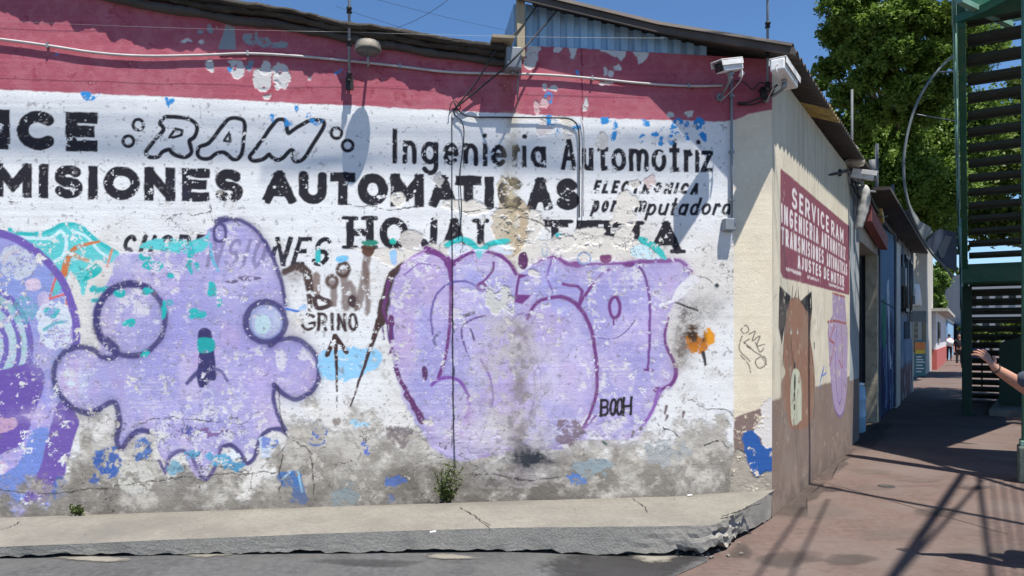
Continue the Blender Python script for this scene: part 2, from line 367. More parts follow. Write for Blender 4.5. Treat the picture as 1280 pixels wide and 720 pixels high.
def lettering(cv, items, top, bot, wd, col, shear=0.0, wear=.12, clip_y=None, alpha=1.0, soft=.7, warp=1.4, serif=0.0):
    """items: (char, x0, x1); top(x) and bot(x): the two guide lines; centre lines are inset by half a stroke."""
    for ch, x0, x1 in items:
        if x1 - x0 < wd * 1.6: x0n, x1n = x0, x1
        h = bot((x0 + x1) / 2) - top((x0 + x1) / 2)
        i = wd / 2; bx0, bx1 = (x0 + i, x1 - i) if x1 - x0 > wd * 1.4 else ((x0 + x1) / 2 - .01, (x0 + x1) / 2 + .01)
        ends_pad = .0
        for pl in G[ch]:
            Q = []
            for (u, v) in pl:
                x = bx0 + u * (bx1 - bx0); y = top(x) + i + v * (h - wd); x += shear * (bot(x) - y); Q.append((x, y))
            t0, b0 = top((x0 + x1) / 2), bot((x0 + x1) / 2)
            straight = len(pl) <= 5
            if straight:      # square cut terminals: overshoot, then clip to the guide lines
                def ext(p, q):
                    dx, dy = p[0] - q[0], p[1] - q[1]; L = math.hypot(dx, dy) or 1
                    return (p[0] + dx / L * wd * .5, p[1] + dy / L * wd * .5)
                vert = lambda p, q: abs(p[1] - q[1]) > abs(p[0] - q[0]) * .6
            lo = ch in 'gp'
            cy0, cy1 = t0 - .5, b0 + (h * .5 if lo else .5)
            if clip_y: cy1 = min(cy1, clip_y)
            cv.stroke(Q, wd, col, soft=soft, alpha=alpha, wear=wear, smooth=False, warp=warp, sq=straight, clip=((x0 - .5 if shear == 0 else x0 - 40 * abs(shear) - wd), (x1 + .5 if shear == 0 else x1 + h * abs(shear) + wd), cy0, cy1))
            if serif and straight:
                for p in (Q[0], Q[-1]):
                    if abs(p[1] - t0) < wd * 1.2 or abs(p[1] - b0) < wd * 1.2:
                        yy = t0 + serif * .5 if abs(p[1] - t0) < wd * 1.2 else b0 - serif * .5
                        cv.stroke([(p[0] - wd * .85, yy), (p[0] + wd * .85, yy)], serif, col, soft=soft, wear=wear, warp=warp, smooth=False, clip=(0, 2000, 0, clip_y or 2000))
def spread(text, x0, x1, widths=None, gap=.22):
    wmap = dict(I=.35, i=.25, M=1.25, m=1.5, J=.7, t=.6, r=.65, L=.8, E=.8, W=1.4); wmap[' '] = .55
    ws = [wmap.get(c, 1.0 if c.isupper() or c == ' ' else .9) for c in text]; tot = sum(ws) + gap * (len(text) - 1); k = (x1 - x0) / tot; out = []; x = x0
    for c, w in zip(text, ws):
        if c != ' ': out.append((c, x, x + w * k))
        x += (w + gap) * k
    return out

def painted_mesh(name, pts, cv, parent, nrm, m):
    H, W = cv.A.shape
    P = pts + np.array(nrm)[None, None, :] * cv.h[..., None]
    off = np.array(ROOT[parent] if parent in ROOT else (0, 0, 0))
    P = (P - off).reshape(-1, 3)
    me = bpy.data.meshes.new(name); nv = H * W; nf = (H - 1) * (W - 1)
    idx = np.arange(nv).reshape(H, W)
    q = np.stack([idx[:-1, :-1], idx[:-1, 1:], idx[1:, 1:], idx[1:, :-1]], -1).reshape(-1, 4)
    a = P[q[0, 1]] - P[q[0, 0]]; b = P[q[0, 3]] - P[q[0, 0]]
    if np.dot(np.cross(a, b), np.array(nrm)) < 0: q = q[:, ::-1]
    me.vertices.add(nv); me.vertices.foreach_set('co', P.ravel().astype(np.float32))
    me.loops.add(nf * 4); me.loops.foreach_set('vertex_index', np.ascontiguousarray(q).ravel().astype(np.int32))
    me.polygons.add(nf); me.polygons.foreach_set('loop_start', np.arange(0, nf * 4, 4, dtype=np.int32))
    me.polygons.foreach_set('use_smooth', np.ones(nf, bool))
    me.update(calc_edges=True)
    ca = me.color_attributes.new('paint', 'FLOAT_COLOR', 'POINT')
    rgba = np.ones((nv, 4), np.float32); rgba[:, :3] = np.clip(cv.col.reshape(-1, 3), .005, .9); ca.data.foreach_set('color', rgba.ravel())
    me.materials.append(m); me.validate()
    o = bpy.data.objects.new(name, me); COL.objects.link(o)
    if parent: o.parent = parent
    return o
# ================================================================== THE SETTING: ground, road, pavement, ledge
def sheet(name, poly, z, m, kind='structure'):
    mb = MB(); mb.add([Vector((p[0], p[1], z)) for p in poly], [tuple(range(len(poly)))]); return mb.build(name, m, kind=kind)
sheet('ground', [(-500, -500), (500, -500), (500, 900), (-500, 900)], -0.14, M['earth'])
def tz(t, d): p = st(t, d, 0); return (p.x, p.y)
sheet('avenue_road', [tz(-60, 3.75), tz(-60, 16), tz(160, 16), tz(160, 3.75)], -0.12, M['asphalt'])
PAVE = [tz(160, -.3), tz(0.05, -.3), (1.25, 5.9), (1.30, 5.2), (1.07, 4.93), (.2, 3.98), (-3.2, .3), (-5, -9), tz(-24, 3.6), tz(160, 3.6)]
sheet('pavement', PAVE, 0.0, M['pavement'])
mb = MB(); a, b = [Vector((*tz(t, 3.6), -.13)) for t in (-60, 160)]; c, d = [Vector((*tz(t, 3.75), -.13)) for t in (160, -60)]
mb.hexa([a, b, c, d], [p + Vector((0, 0, .134)) for p in (a, b, c, d)]); mb.build('avenue_kerb', M['concrete'], kind='structure')

# the side street's asphalt falls gently towards the corner
xs = np.arange(-14, 2.6, .12); ys = np.arange(-7, 6.2, .12)
mb = MB(); ok = {}
def asz(x, y): e_ = leftof(0, y) - x; k_ = min(1, max(0, e_ / 1.3)); return .004 + k_ * k_ * (3 - 2 * k_) * (min(.16, max(.004, .054 - .031 * x)) - .004) + .012 * (fbm(np.array([x * .9]), np.array([y * .9]), 5, 3)[0] - .5) if x < 1.0 else .005
def leftof(x, y):      # left of the pavement's edge?
    pts = [(1.15, 6.2), (1.42, 5.30), (1.07, 4.93), (.2, 3.98), (-3.2, .3), (-6, -3)]
    for (x0, y0), (x1, y1) in zip(pts, pts[1:]):
        if y1 <= y <= y0: return x0 + (y - y0) / (y1 - y0) * (x1 - x0)
    return -6
vs = []; 
cut = 40
for y in ys:
    xr = leftof(x, y) if False else leftof(0, y)
    row = np.linspace(-14, xr + .02, 110); vs.append([Vector((x_, y, asz(x_, y))) for x_ in row])
flat = [v for r in vs for v in r]; n = len(vs[0])
mb.add(flat, [(i * n + j, i * n + j + 1, (i + 1) * n + j + 1, (i + 1) * n + j) for i in range(len(vs) - 1) for j in range(n - 1)], True)
mb.build('street_asphalt', M['asphalt'], kind='structure')

def blob(name, pts, m, dz, subdiv=3, rag=.03, base=asz, seed=1):   # a ragged flat patch lying on the street
    P = crom(pts, 8, True); c = np.mean(P, 0); r = random.Random(seed)
    ring = [np.array(p) + np.array([r.uniform(-rag, rag), r.uniform(-rag, rag)]) for p in P]
    vs = [Vector((c[0], c[1], base(*c) + dz))]
    for k in (.35, .7, 1.0):
        for p in ring:
            q = c + (p - c) * k; vs.append(Vector((q[0], q[1], base(*q) + dz)))
    n = len(ring); fs = [(0, 1 + i, 1 + (i + 1) % n) for i in range(n)]
    for k in range(2): fs += [(1 + k * n + i, 1 + (k + 1) * n + i, 1 + (k + 1) * n + (i + 1) % n, 1 + k * n + (i + 1) % n) for i in range(n)]
    mb = MB(); mb.add(vs, fs); o = mb.build(name, m, kind='structure')
    ca = o.data.color_attributes.new('edge', 'FLOAT_COLOR', 'POINT'); e = [1.0] + [.62] * n + [.38] * n + [0.0] * n
    for k, v in enumerate(e): ca.data[k].color = (v, v, v, 1)
    return o
def gxy(px, py, z=.03): p = gr(px, py, z); return (p.x, p.y)
blob('damp_patch', [gxy(660, 708), gxy(700, 690), gxy(770, 686), gxy(850, 686), gxy(905, 687), gxy(870, 706), gxy(840, 730), gxy(790, 745), gxy(700, 732)], M['wet'], .005, rag=.004)
blob('cement_spill', [gxy(783, 692), gxy(800, 686), gxy(830, 685), gxy(850, 691), gxy(838, 701), gxy(800, 702)], M['spill'], .012, rag=.004, seed=3)
blob('cement_spill', [gxy(40, 702), gxy(70, 699), gxy(95, 703), gxy(60, 708)], M['spill'], .007, rag=.004, seed=4)

# raised concrete ledge along the wall, its outer corner broken away
LP = [(-9.0, 3.93), (-3.31, 4.78), (-1.6, 5.06), (0, 5.27), (1.14, 5.30), (1.44, 5.31), (1.56, 5.42), (1.75, 5.72), (2.27, 6.44), (2.33, 6.56)]
path = []
for (x0, y0), (x1, y1) in zip(LP, LP[1:]):
    n = max(2, int(math.hypot(x1 - x0, y1 - y0) / .035)); path += [(x0 + (x1 - x0) * i / n, y0 + (y1 - y0) * i / n) for i in range(n)]
path.append(LP[-1]); P = np.array(path); n = len(P)
T = np.gradient(P, axis=0); T /= np.linalg.norm(T, axis=1)[:, None]; IN = np.stack([-T[:, 1], T[:, 0]], 1)
arcl = np.cumsum(np.r_[0, np.hypot(*np.diff(P, axis=0).T)])
near = np.exp(-((P[:, 0] - 1.45) / .35) ** 2 - ((P[:, 1] - 5.35) / .5) ** 2)
def nz(f, s, o=5): return fbm(arcl * f, np.full(n, s * 3.3), s, o, .65) - .5
rows = []
wallS = np.clip(np.array([(Vector((x, y, 0)) - C0).dot(U) for x, y in P]), -12, 0)
wallP = np.array([(C0 + U * s)[:2] for s in wallS])
for k in np.linspace(0, 1, 9):      # the top surface
    q = wallP * (1 - k) + P * k
    z = .252 - .012 * k + .010 * (fbm(q[:, 0] * 2.2, q[:, 1] * 2.2, 9, 4) - .5)
    if k == 1: q = q + IN * (.012 + nz(3, 2) * .02 + near * (.02 + nz(7, 5) * .06))[:, None]; z = z - .006
    rows.append(np.c_[q, z])
gz = np.array([asz(x, y) if x < 1.25 else .0 for x, y in P]) - .02
M['ledge'] = mat('worn_ledge_concrete', (.185,.174,.15), .9, .16, 2.2, .45, 80, stain=(.125,.118,.108), stain_amt=.6, stain_scale=1.6, spec=.2, finevar=.16)
M['ledgeface'] = mat('grimy_ledge_face', (.28,.27,.245), .92, .22, 4, .35, 70, stain=(.15,.145,.135), stain_amt=.7, stain_scale=4, spec=.2, finevar=.22)
rows[0][:, 2] -= .045; rows[0][:, :2] += IN * 0; R = len(rows)
def grid_obj(name, rows, m, smooth):
    mb = MB(); R = len(rows); mb.add([Vector(r[i]) for r in rows for i in range(n)], [(a * n + i, a * n + i + 1, (a + 1) * n + i + 1, (a + 1) * n + i) for a in range(R - 1) for i in range(n - 1)], smooth); return mb.build(name, m, kind='structure')
led = grid_obj('pavement_ledge', rows, M['ledge'], True)
lip = .018 + np.clip(nz(2.6, 12) * .075 + nz(11, 13) * .05, -.012, .06) + near * np.clip(.045 + nz(6, 14) * .22, 0, .11)
face = [rows[-1].copy()]; H0 = rows[-1][:, 2]
for k in (.03, .12, .28, .45, .62, .8, 1.0):
    z = H0 * (1 - k) + (gz + .02 + lip) * k
    chunk = np.floor(np.clip(nz(4.5, 3 + int(k * 7)) * 2.2 + .1, 0, 1) * 3) / 3 * near * .13 * (k > .2)
    q = P + IN * (nz(9, 4 + int(k * 5)) * (.006 * k + .03 * near * min(1, 4 * k)) + .014 * k + chunk + (.012 + nz(3, 2) * .02 + near * (.02 + nz(7, 5) * .06)) * (1 - .6 * k))[:, None]
    face.append(np.c_[q, z])
face.append(np.c_[P + IN * (.10 + near * .12)[:, None], gz + .02 + lip + .006]); face.append(np.c_[P + IN * (.12 + near * .12)[:, None], gz])
grid_obj('ledge_face', face, M['ledgeface'], False)
# cracks running over the ledge top
def crack(pts, w, z=.0):
    P_ = [np.array(p) for p in crom(pts, 8)]; r = random.Random(3); vs = []; m_ = len(P_)
    for i, p in enumerate(P_):
        d = P_[min(i + 1, m_ - 1)] - P_[max(i - 1, 0)]; d = np.array([-d[1], d[0]]) / (np.hypot(*d) + 1e-9); ww = w * (.4 + r.random()); o = r.uniform(-.008, .008)
        vs += [Vector((*(p + d * (o + ww)), z)), Vector((*(p + d * (o - ww)), z))]
    mb = MB(); mb.add(vs, [(2 * i, 2 * i + 1, 2 * i + 3, 2 * i + 2) for i in range(m_ - 1)]); return mb.build('crack', M['dark_gap'], kind='structure')
M['dark_gap'] = mat('crack_shadow_dirt', (.02,.019,.018), 1, 0, 5)
M['joint'] = mat('pavement_joint_dirt', (.055,.045,.041), 1, .2, 5)
crack([gxy(574, 634, .25), gxy(592, 644, .25), gxy(612, 658, .25)], .0035, .2535)
crack([gxy(790, 623, .25), gxy(806, 634, .25), gxy(808, 640, .25)], .0028, .2535); crack([gxy(902, 648, .24), gxy(925, 640, .245), gxy(938, 634, .245), gxy(952, 631, .245)], .009, .254); crack([gxy(0, 662, .25), gxy(14, 658, .25), gxy(26, 652, .25)], .0028, .2535)
crack([gxy(610, 692), gxy(622, 700), gxy(640, 716)], .004, .047)
for (a, b) in (((985, 590), (1260, 668)), ((1085, 548), (1290, 584))):
    c_, d_ = gr(*a), gr(*b); e_ = (d_ - c_).cross(Vector((0, 0, 1))).normalized() * .005; mb = MB(); mb.add([c_ + e_, d_ + e_, d_ - e_, c_ - e_], [(0, 1, 2, 3)]); o = mb.build('pavement_joint', M['joint'], kind='structure'); o.location.z = .004
M['darkstain'] = soft_edge(mat('pavement_grime', (.062,.05,.045), .85, .3, 5, .3, 90), sc=3.5, mx=.5); M['palestain'] = soft_edge(mat('pavement_dust', (.15,.122,.108), .9, .2, 5, .3, 90), sc=3.5, mx=.42); M['oil'] = soft_edge(mat('old_oil_stain', (.045,.044,.044), .6, .3, 7, .3, 90), sc=6, mx=.6)
flat = lambda x, y: 0.0
for k, (px, py, rx, ry, m_) in enumerate(((1020, 640, 60, 14, 'palestain'), (1120, 668, 70, 12, 'palestain'), (985, 700, 50, 16, 'darkstain'), (1090, 590, 40, 6, 'palestain'), (1180, 640, 50, 9, 'darkstain'), (1240, 690, 60, 14, 'palestain'), (1060, 700, 46, 10, 'darkstain'), (1040, 612, 24, 5, 'darkstain'), (930, 690, 22, 14, 'darkstain'), (1150, 600, 40, 5, 'palestain'), (1215, 610, 30, 4, 'darkstain'))):
    r_ = random.Random(k); blob('pavement_stain', [gxy(px + rx * math.cos(a) * r_.uniform(.6, 1.2), py + ry * math.sin(a) * r_.uniform(.6, 1.2), 0) for a in np.linspace(0, 6.283, 9)[:-1]], M[m_], .0045 + .0004 * k, rag=.003, base=flat, seed=k)
for k, (px, py, rx, ry) in enumerate(((250, 700, 60, 7), (470, 706, 80, 7), (120, 712, 50, 6), (360, 693, 40, 3), (560, 697, 40, 4))):
    r_ = random.Random(k + 50); blob('road_stain', [gxy(px + rx * math.cos(a) * r_.uniform(.6, 1.2), py + ry * math.sin(a) * r_.uniform(.6, 1.2), .07) for a in np.linspace(0, 6.283, 9)[:-1]], M['oil'] if k % 2 else M['spill'], .006 + .0004 * k, rag=.003, seed=k)
for k, (t0, t1, d0, d1) in enumerate(((-.1, 2.2, -.05, .22), (1.8, 4.9, -.05, .16), (4.2, 9.0, -.05, .3))):
    r_ = random.Random(k + 90); q_ = [tz(t, d0) for t in np.linspace(t0, t1, 6)] + [tz(t, d1 * r_.uniform(.5, 1.3)) for t in np.linspace(t1, t0, 9)]
    blob('pavement_stain', q_, M['darkstain'], .0102 + .0005 * k, rag=.003, base=flat, seed=k)
# dry leaves and grit gathered on the ground
M['dryleaf'] = mat('dry_leaf', (.16,.11,.05), .8, .5, 30); mb = MB(); r_ = random.Random(77)
for k in range(150):
    if k % 3: g_ = gr(r_.uniform(915, 1280), r_.uniform(560, 720)); z_ = .006
    else: g_ = gr(r_.uniform(0, 900), r_.uniform(622, 668), .25); z_ = .256 if (g_ - C0).dot(N) < .85 else None
    if z_ is None or (k % 3 and g_.x < 1.75 + (g_.y - 5.4) * .6): continue
    a_ = r_.uniform(0, 6.28); s_ = r_.uniform(.004, .013); d_ = Vector((math.cos(a_), math.sin(a_), r_.uniform(-.1, .25))) * s_; e_ = Vector((-d_.y, d_.x, r_.uniform(-.1, .3) * s_)) * .45; c_ = Vector((g_.x, g_.y, z_ + .003)); mb.add([c_ - d_, c_ + e_, c_ + d_ * 1.1, c_ - e_], [(0, 1, 2, 3)])
tag(mb.build('dry_leaf_litter', M['dryleaf']), 'small dry leaves and grit scattered over ledge and pavement', 'litter', kind='stuff')
vc = tag(MB().lathe(gr(1108, 608), (0, 0, 1), [(.085, 0), (.085, .006), (.06, .008), (.055, .003), (.001, .003)], 20).build('valve_cover', mat('worn_iron', (.05,.045,.042), .7, .2, 20)), 'small round iron valve cover set in the red pavement', 'cover')
# a few loose crumbs of concrete at the broken corner
def pebble(c, r, seed):
    q = random.Random(seed); bm = bmesh.new(); bmesh.ops.create_icosphere(bm, subdivisions=1, radius=r)
    for v in bm.verts: v.co *= q.uniform(.7, 1.25); v.co.z *= .65
    bm.verts.index_update(); out = ([Vector(c) + v.co for v in bm.verts], [tuple(v.index for v in f.verts) for f in bm.faces]); bm.free(); return out
mb = MB()
for i in range(36):
    px = rnd.choice([rnd.uniform(840, 925), rnd.uniform(0, 840)]); p = gr(px, rnd.uniform(688, 694) if px < 890 else rnd.uniform(676, 694), .0)
    mb.add(*pebble((p.x, p.y - rnd.uniform(0, .12), asz(p.x, p.y) + .006), rnd.uniform(.006, .02), i))
tag(mb.build('rubble', M['concrete']), 'loose concrete crumbs along the foot of the broken ledge', 'rubble', kind='stuff')

# ================================================================== THE SHOP ON THE CORNER
shop = thing('corner_shop', C0, 'one storey automotive workshop with a sign painted white wall and graffiti', 'shop')
LS = 8.4
def wall_top(s):       # s metres left of the corner
    return np.interp(s, [0, 2.26, 2.3, 3.4, 4.4, 6.0, 8.4], [4.03, 4.03, 3.92, 4.06, 4.2, 4.46, 4.8])
W_, H_ = 1240, 640
S = np.linspace(0, LS, W_)[::-1]; top = wall_top(S); zz = np.linspace(.2, 1, H_)[::-1]
V = np.linspace(0, 1, H_)[::-1]
Z = .17 + (top[None, :] - .17) * V[:, None]; SS = np.broadcast_to(S, Z.shape)
X = C0.x - U.x * SS; Y = C0.y - U.y * SS
pts = np.stack([X, Y, Z], -1)
# the marks below were measured on the photograph; A, B carry those measurements along and up the wall
A = CX + X / Y * F; B = HY - (Z - EYE) / Y * F
cv = Canvas(A, B, C(226, 228, 229)); cv.a0 = A.min(0); cv.a1 = A.max(0)
ALL = (slice(None), slice(None))
BLACK = C(38, 38, 46); NAVY = C(66, 62, 112); LAV = C(176, 164, 202); LAV2 = C(160, 156, 220); PUR = C(104, 84, 166); WHITE = C(222, 226, 232)
TEAL = C(62, 186, 188); CYAN = C(120, 196, 236); BLUE = C(50, 92, 168); BRIGHT = C(52, 140, 206); BROWN = C(74, 60, 62); MAUVE = C(112, 62, 124)
WARM = C(205, 200, 190); CEM = C(150, 144, 134); CEM2 = C(118, 112, 104)
# old limewash: faint trowel courses, warm dirt low down
n1 = cv.noise(140, 2, 5); n2 = cv.noise(26, 4, 5, .65); n3 = cv.noise(9, 6, 4, .7)
row = fbm(A / 260, B / 4.2, 12, 3, .6)
cv.maskput(.20 * sstep(.45, .7, row), C(196, 200, 208))
cv.maskput(.55 * sstep(250, 330, B + (n2 - .5) * 90) * sstep(.3, .65, n1), C(206, 198, 186))
cv.maskput(.35 * sstep(.5, .75, n2) * sstep(200, 420, B), C(180, 176, 170))
cv.maskput(.5 * sstep(.60, .70, n3 * .6 + n2 * .4) * sstep(240, 480, B), C(160, 154, 146))

# -- dark red frieze
lowred = np.interp(A, [0, 300, 560, 760, 905, 920, 935, 975], [112, 125, 138, 148, 152, 150, 143, 136])
red = 1 - sstep(-1, 1, B - lowred + cv.wy * 2.5)
cr = np.array(C(164, 86, 101)); 
cv.maskput(red, cr)
cv.maskput(red * .4 * sstep(.42, .62, n3 * .5 + n2 * .5), C(180, 118, 128)); cv.maskput(red * .35 * sstep(.45, .75, n1), C(148, 70, 88)); cv.maskput(red * .25 * sstep(.5, .7, row), C(190, 104, 122))
cv.maskput(red * .55 * sstep(.665, .70, cv.chip), C(140, 52, 66)); cv.maskput(red * .8 * sstep(.735, .75, cv.chip * .7 + cv.fine * .3), C(206, 170, 176), -.0012)
PEEL = C(196, 196, 196); PEELG = C(138, 146, 154)
for p in ([(283, 30), (293, 34), (295, 62), (272, 61), (278, 45)],): cv.fill(p, PEELG, smooth=False, wear=0, dh=-.004)
for (x, y, rx, ry, c) in [(314, 48, 10, 8, PEELG), (330, 54, 9, 6, PEELG), (345, 57, 14, 4, PEELG), (262, 37, 4, 4, PEELG), (250, 40, 4, 3, PEELG), (296, 86, 10, 12, PEEL), (290, 78, 5, 4, PEEL), (313, 82, 5, 9, C(120, 140, 160)),
                          (328, 98, 12, 15, PEEL), (331, 84, 6, 8, PEEL), (353, 96, 11, 15, PEEL), (346, 87, 8, 8, PEEL), (346, 107, 5, 6, PEEL), (263, 82, 6, 9, PEEL), (234, 51, 8, 3, PEEL), (252, 54, 4, 2, PEEL), (333, 120, 4, 3, PEEL),
                          (664, 74, 8, 13, PEEL), (668, 62, 9, 8, PEEL), (697, 63, 4, 4, PEEL), (682, 108, 4, 5, PEEL), (692, 110, 4, 4, PEEL), (672, 135, 4, 9, C(200,170,172)), (680, 128, 4, 8, C(200,170,172)), (731, 132, 4, 9, PEEL), (772, 84, 4, 5, PEEL), (764, 92, 4, 4, PEEL), (756, 88, 3, 6, PEEL), (838, 144, 4, 4, PEEL), (862, 141, 5, 4, PEEL), (760, 104, 9, 3, PEEL), (389, 98, 2, 3, PEEL)]:
    cv.disc(x, y, rx, ry, c, warp=9, wear=.05, soft=.7, dh=-.004)
for p in ([(709, 57), (723, 57), (720, 66), (717, 74), (713, 72), (711, 64)], [(744, 58), (770, 59), (776, 63), (774, 70), (768, 72), (760, 66), (750, 64)], [(768, 60), (784, 62), (782, 72), (776, 76), (771, 72)], [(790, 61), (810, 63), (808, 72), (803, 78), (798, 80), (795, 70)], [(655, 52), (715, 55), (780, 58), (812, 62), (760, 60.5), (700, 58.5), (655, 56)]):
    cv.fill(p, PEEL, smooth=False, warp=5, wear=.05, dh=-.004)
cv.stroke([(727, 58), (728, 150)], 1.6, C(110, 40, 58), wear=.2)
# rust below the gutter box
cv.haze(632, 108, 9, 26, C(150, 90, 80), .5, 2)

# -- big lettering
row1t = lambda x: 137 + .036 * x; row1b = lambda x: 187.5 + .034 * x
lettering(cv, [('I', -2, 13), ('C', 21, 71), ('E', 82, 122)], lambda x: 137 + x * .03, lambda x: 186.5 + x * .03, 14.5, BLACK, wear=.02, warp=2)
lettering(cv, [('I', 164 + 6000, 190 + 6000)], row1t, row1b, 5, BLACK)
for cx_, cy_ in ((173, 156), (160.5, 176.5), (420.5, 166.5), (434.5, 182)): cv.ring(cx_, cy_, 6.6, 6.6, 4.2, BLACK, wear=.05, warp=.8)
OUT = 5.2   # the outlined, slanted word between the dots
for p in ([(211, 146), (232, 148), (243, 153), (246.5, 161), (243, 171), (237, 176), (238.5, 184), (239, 191), (232, 196.5), (222, 195), (215, 191), (211, 187), (203, 190), (197, 196), (186, 196), (182.5, 190), (188, 182), (196, 172), (204, 163), (203, 158), (200, 154), (204, 148)],
          [(286, 149), (294, 147.5), (303, 150), (306, 158), (304.5, 172), (303, 189), (298, 198), (291, 199), (284, 193), (279, 190), (270, 192), (262, 198), (252, 198), (247, 193), (249, 184), (257, 181), (262, 178), (270, 168), (279, 156)],
          [(347, 150), (355, 150), (358, 156), (360, 166), (366, 163), (378, 155), (390, 150), (403, 151), (405, 157), (399, 168), (389, 184), (379, 199), (370, 202), (366, 197), (367, 190), (363, 188), (354, 197), (347, 200), (339, 196), (336, 193), (329, 199), (317, 201), (312, 196), (317, 189), (327, 176), (338, 160)]):
    cv.fill(p, C(222, 225, 230), wear=0, alpha=.5); cv.stroke(p, OUT, BLACK, closed=True, wear=.06, warp=1.0)
cv.stroke([(219, 161), (228, 163), (227, 169), (217, 172), (212, 172), (219, 161)], 3.6, BLACK, wear=.06, smooth=False)
cv.stroke([(287, 165), (280, 176), (288, 177), (287, 165)], 3.2, BLACK, wear=.06, smooth=False)
lettering(cv, [('I', 489, 498), ('n', 503, 521), ('g', 526, 549), ('e', 553, 574), ('n', 579, 598), ('i', 604, 609), ('e', 613, 634), ('r', 640, 650), ('i', 653, 658), ('a', 663, 683)],
          lambda x: 160 + .06 * (x - 489) * .9, lambda x: 204.5 + .028 * (x - 489), 6.2, BLACK, wear=.10, warp=1.2)
lettering(cv, [('A', 701, 721), ('u', 727, 742), ('t', 746, 761), ('o', 764, 783), ('m', 786, 811), ('o', 814, 833), ('t', 836, 850), ('r', 854, 866), ('i', 869, 874), ('z', 876, 891)],
          lambda x: 170 + .02 * (x - 700), lambda x: 212.5 + .018 * (x - 700), 5.8, BLACK, wear=.05, warp=1.2)
cv.disc(873, 178, 2.8, 2.8, BLACK, wear=0); cv.disc(606, 169.5, 3, 3, BLACK, wear=0); cv.disc(656, 170.5, 3, 3, BLACK, wear=0)
r2t = lambda x: 203.5 + .0275 * x; r2b = lambda x: 246.5 + .0235 * x
lettering(cv, [('M', -8, 40), ('I', 47, 62), ('S', 67, 104), ('I', 109, 123.5), ('O', 129, 175), ('N', 180, 219), ('E', 227, 262), ('S', 268, 304), ('A', 328, 370), ('U', 373, 409), ('T', 413, 444), ('O', 447, 485), ('M', 488, 530), ('A', 536, 571), ('T', 569, 602), ('I', 606, 617), ('C', 622, 654), ('A', 659, 691), ('S', 695, 724)],
          r2t, r2b, 12.2, BLACK, wear=.035, warp=2)
# -- slanted script lines
lettering(cv, spread('ELECTRONICA', 740, 872, gap=.35), lambda x: 224.5 + .035 * (x - 740), lambda x: 241.5 + .015 * (x - 740), 4.0, BLACK, shear=.3, wear=.08)
lettering(cv, spread('por', 738, 768, gap=.3) + spread('c m', 775, 806), lambda x: 243.5, lambda x: 265.5, 3.8, BLACK, shear=.3, wear=.14)
lettering(cv, spread('putadora', 806, 912, gap=.18), lambda x: 247, lambda x: 270 - .01 * (x - 800), 3.6, BLACK, shear=.3, wear=.03)
lettering(cv, spread('SUSPE', 146, 250, gap=.3), lambda x: 293, lambda x: 330, 5.6, BLACK, shear=.3, wear=.03, clip_y=315)
lettering(cv, spread('NSIO', 256, 328, gap=.3), lambda x: 298, lambda x: 334, 5.2, C(120, 116, 150), shear=.3, wear=.2)
lettering(cv, spread('NES', 334, 408, gap=.3), lambda x: 296, lambda x: 333, 5.8, BLACK, shear=.3, wear=.12)
r4t = lambda x: 270 + .017 * (x - 430); r4b = lambda x: 311 + .014 * (x - 430)
lettering(cv, [('H', 433, 467), ('O', 474, 511), ('J', 524, 547), ('A', 553, 583), ('L', 596, 628), ('A', 636, 668), ('T', 676, 711), ('E', 720, 748), ('R', 754, 785), ('I', 789, 801), ('A', 813, 852)], r4t, r4b, 9.5, BLACK, wear=.06, warp=2, serif=5)

# -- plaster showing through between the letters
def patch(pts, col, alpha=.95, dh=-.0035, warp=10, wear=.06): cv.fill(pts, col, soft=.9, warp=warp, alpha=alpha, wear=wear, dh=dh)
PL = C(218, 213, 204); PL2 = C(196, 184, 164)
patch([(440, 308), (470, 309), (500, 312), (530, 309), (560, 303), (600, 304), (640, 304), (680, 300), (716, 292), (745, 296), (770, 298), (800, 303), (800, 325), (760, 324), (690, 324), (660, 330), (630, 320), (590, 314), (560, 320), (520, 320), (500, 334), (480, 330), (455, 314)], PL, dh=-.002)
patch([(772, 244), (782, 240), (797, 246), (800, 256), (790, 262), (796, 272), (786, 280), (774, 276), (764, 282), (768, 262)], PL); patch([(786, 226), (798, 224), (800, 234), (790, 236)], PL)
patch([(776, 280), (790, 276), (792, 292), (786, 310), (766, 308), (770, 292)], PL)
patch([(632, 268), (670, 262), (678, 280), (668, 300), (640, 312), (620, 300)], PL)
patch([(720, 290), (745, 284), (756, 292), (750, 306), (722, 308)], PL); patch([(695, 298), (712, 292), (720, 300), (708, 312), (690, 312)], PL)
patch([(552, 258), (570, 250), (600, 252), (612, 262), (600, 268), (575, 266)], PL); patch([(488, 246), (500, 240), (505, 252), (496, 258)], PL); patch([(540, 222), (550, 216), (556, 226), (548, 232)], C(180, 178, 176))
patch([(500, 296), (520, 286), (528, 300), (510, 312)], C(196, 190, 184)); patch([(706, 160), (716, 157), (720, 168), (711, 174), (704, 170)], PL); patch([(752, 165), (762, 178), (756, 186), (745, 182)], PL)
patch([(700, 145), (716, 150), (712, 158), (700, 156)], PL); patch([(676, 150), (690, 160), (686, 170), (672, 166)], C(214, 206, 204)); patch([(806, 224), (816, 218), (818, 230), (808, 232)], C(216, 196, 192))
patch([(622, 226), (634, 222), (640, 236), (648, 246), (642, 258), (650, 262), (640, 280), (646, 292), (636, 308), (620, 298), (614, 272), (622, 256)], PL2); patch([(648, 250), (658, 256), (660, 288), (650, 318), (642, 310), (648, 280)], C(186, 168, 142))
lettering(cv, [('C', 622, 654)], r2t, r2b, 12.2, BLACK, wear=.2, alpha=.95)
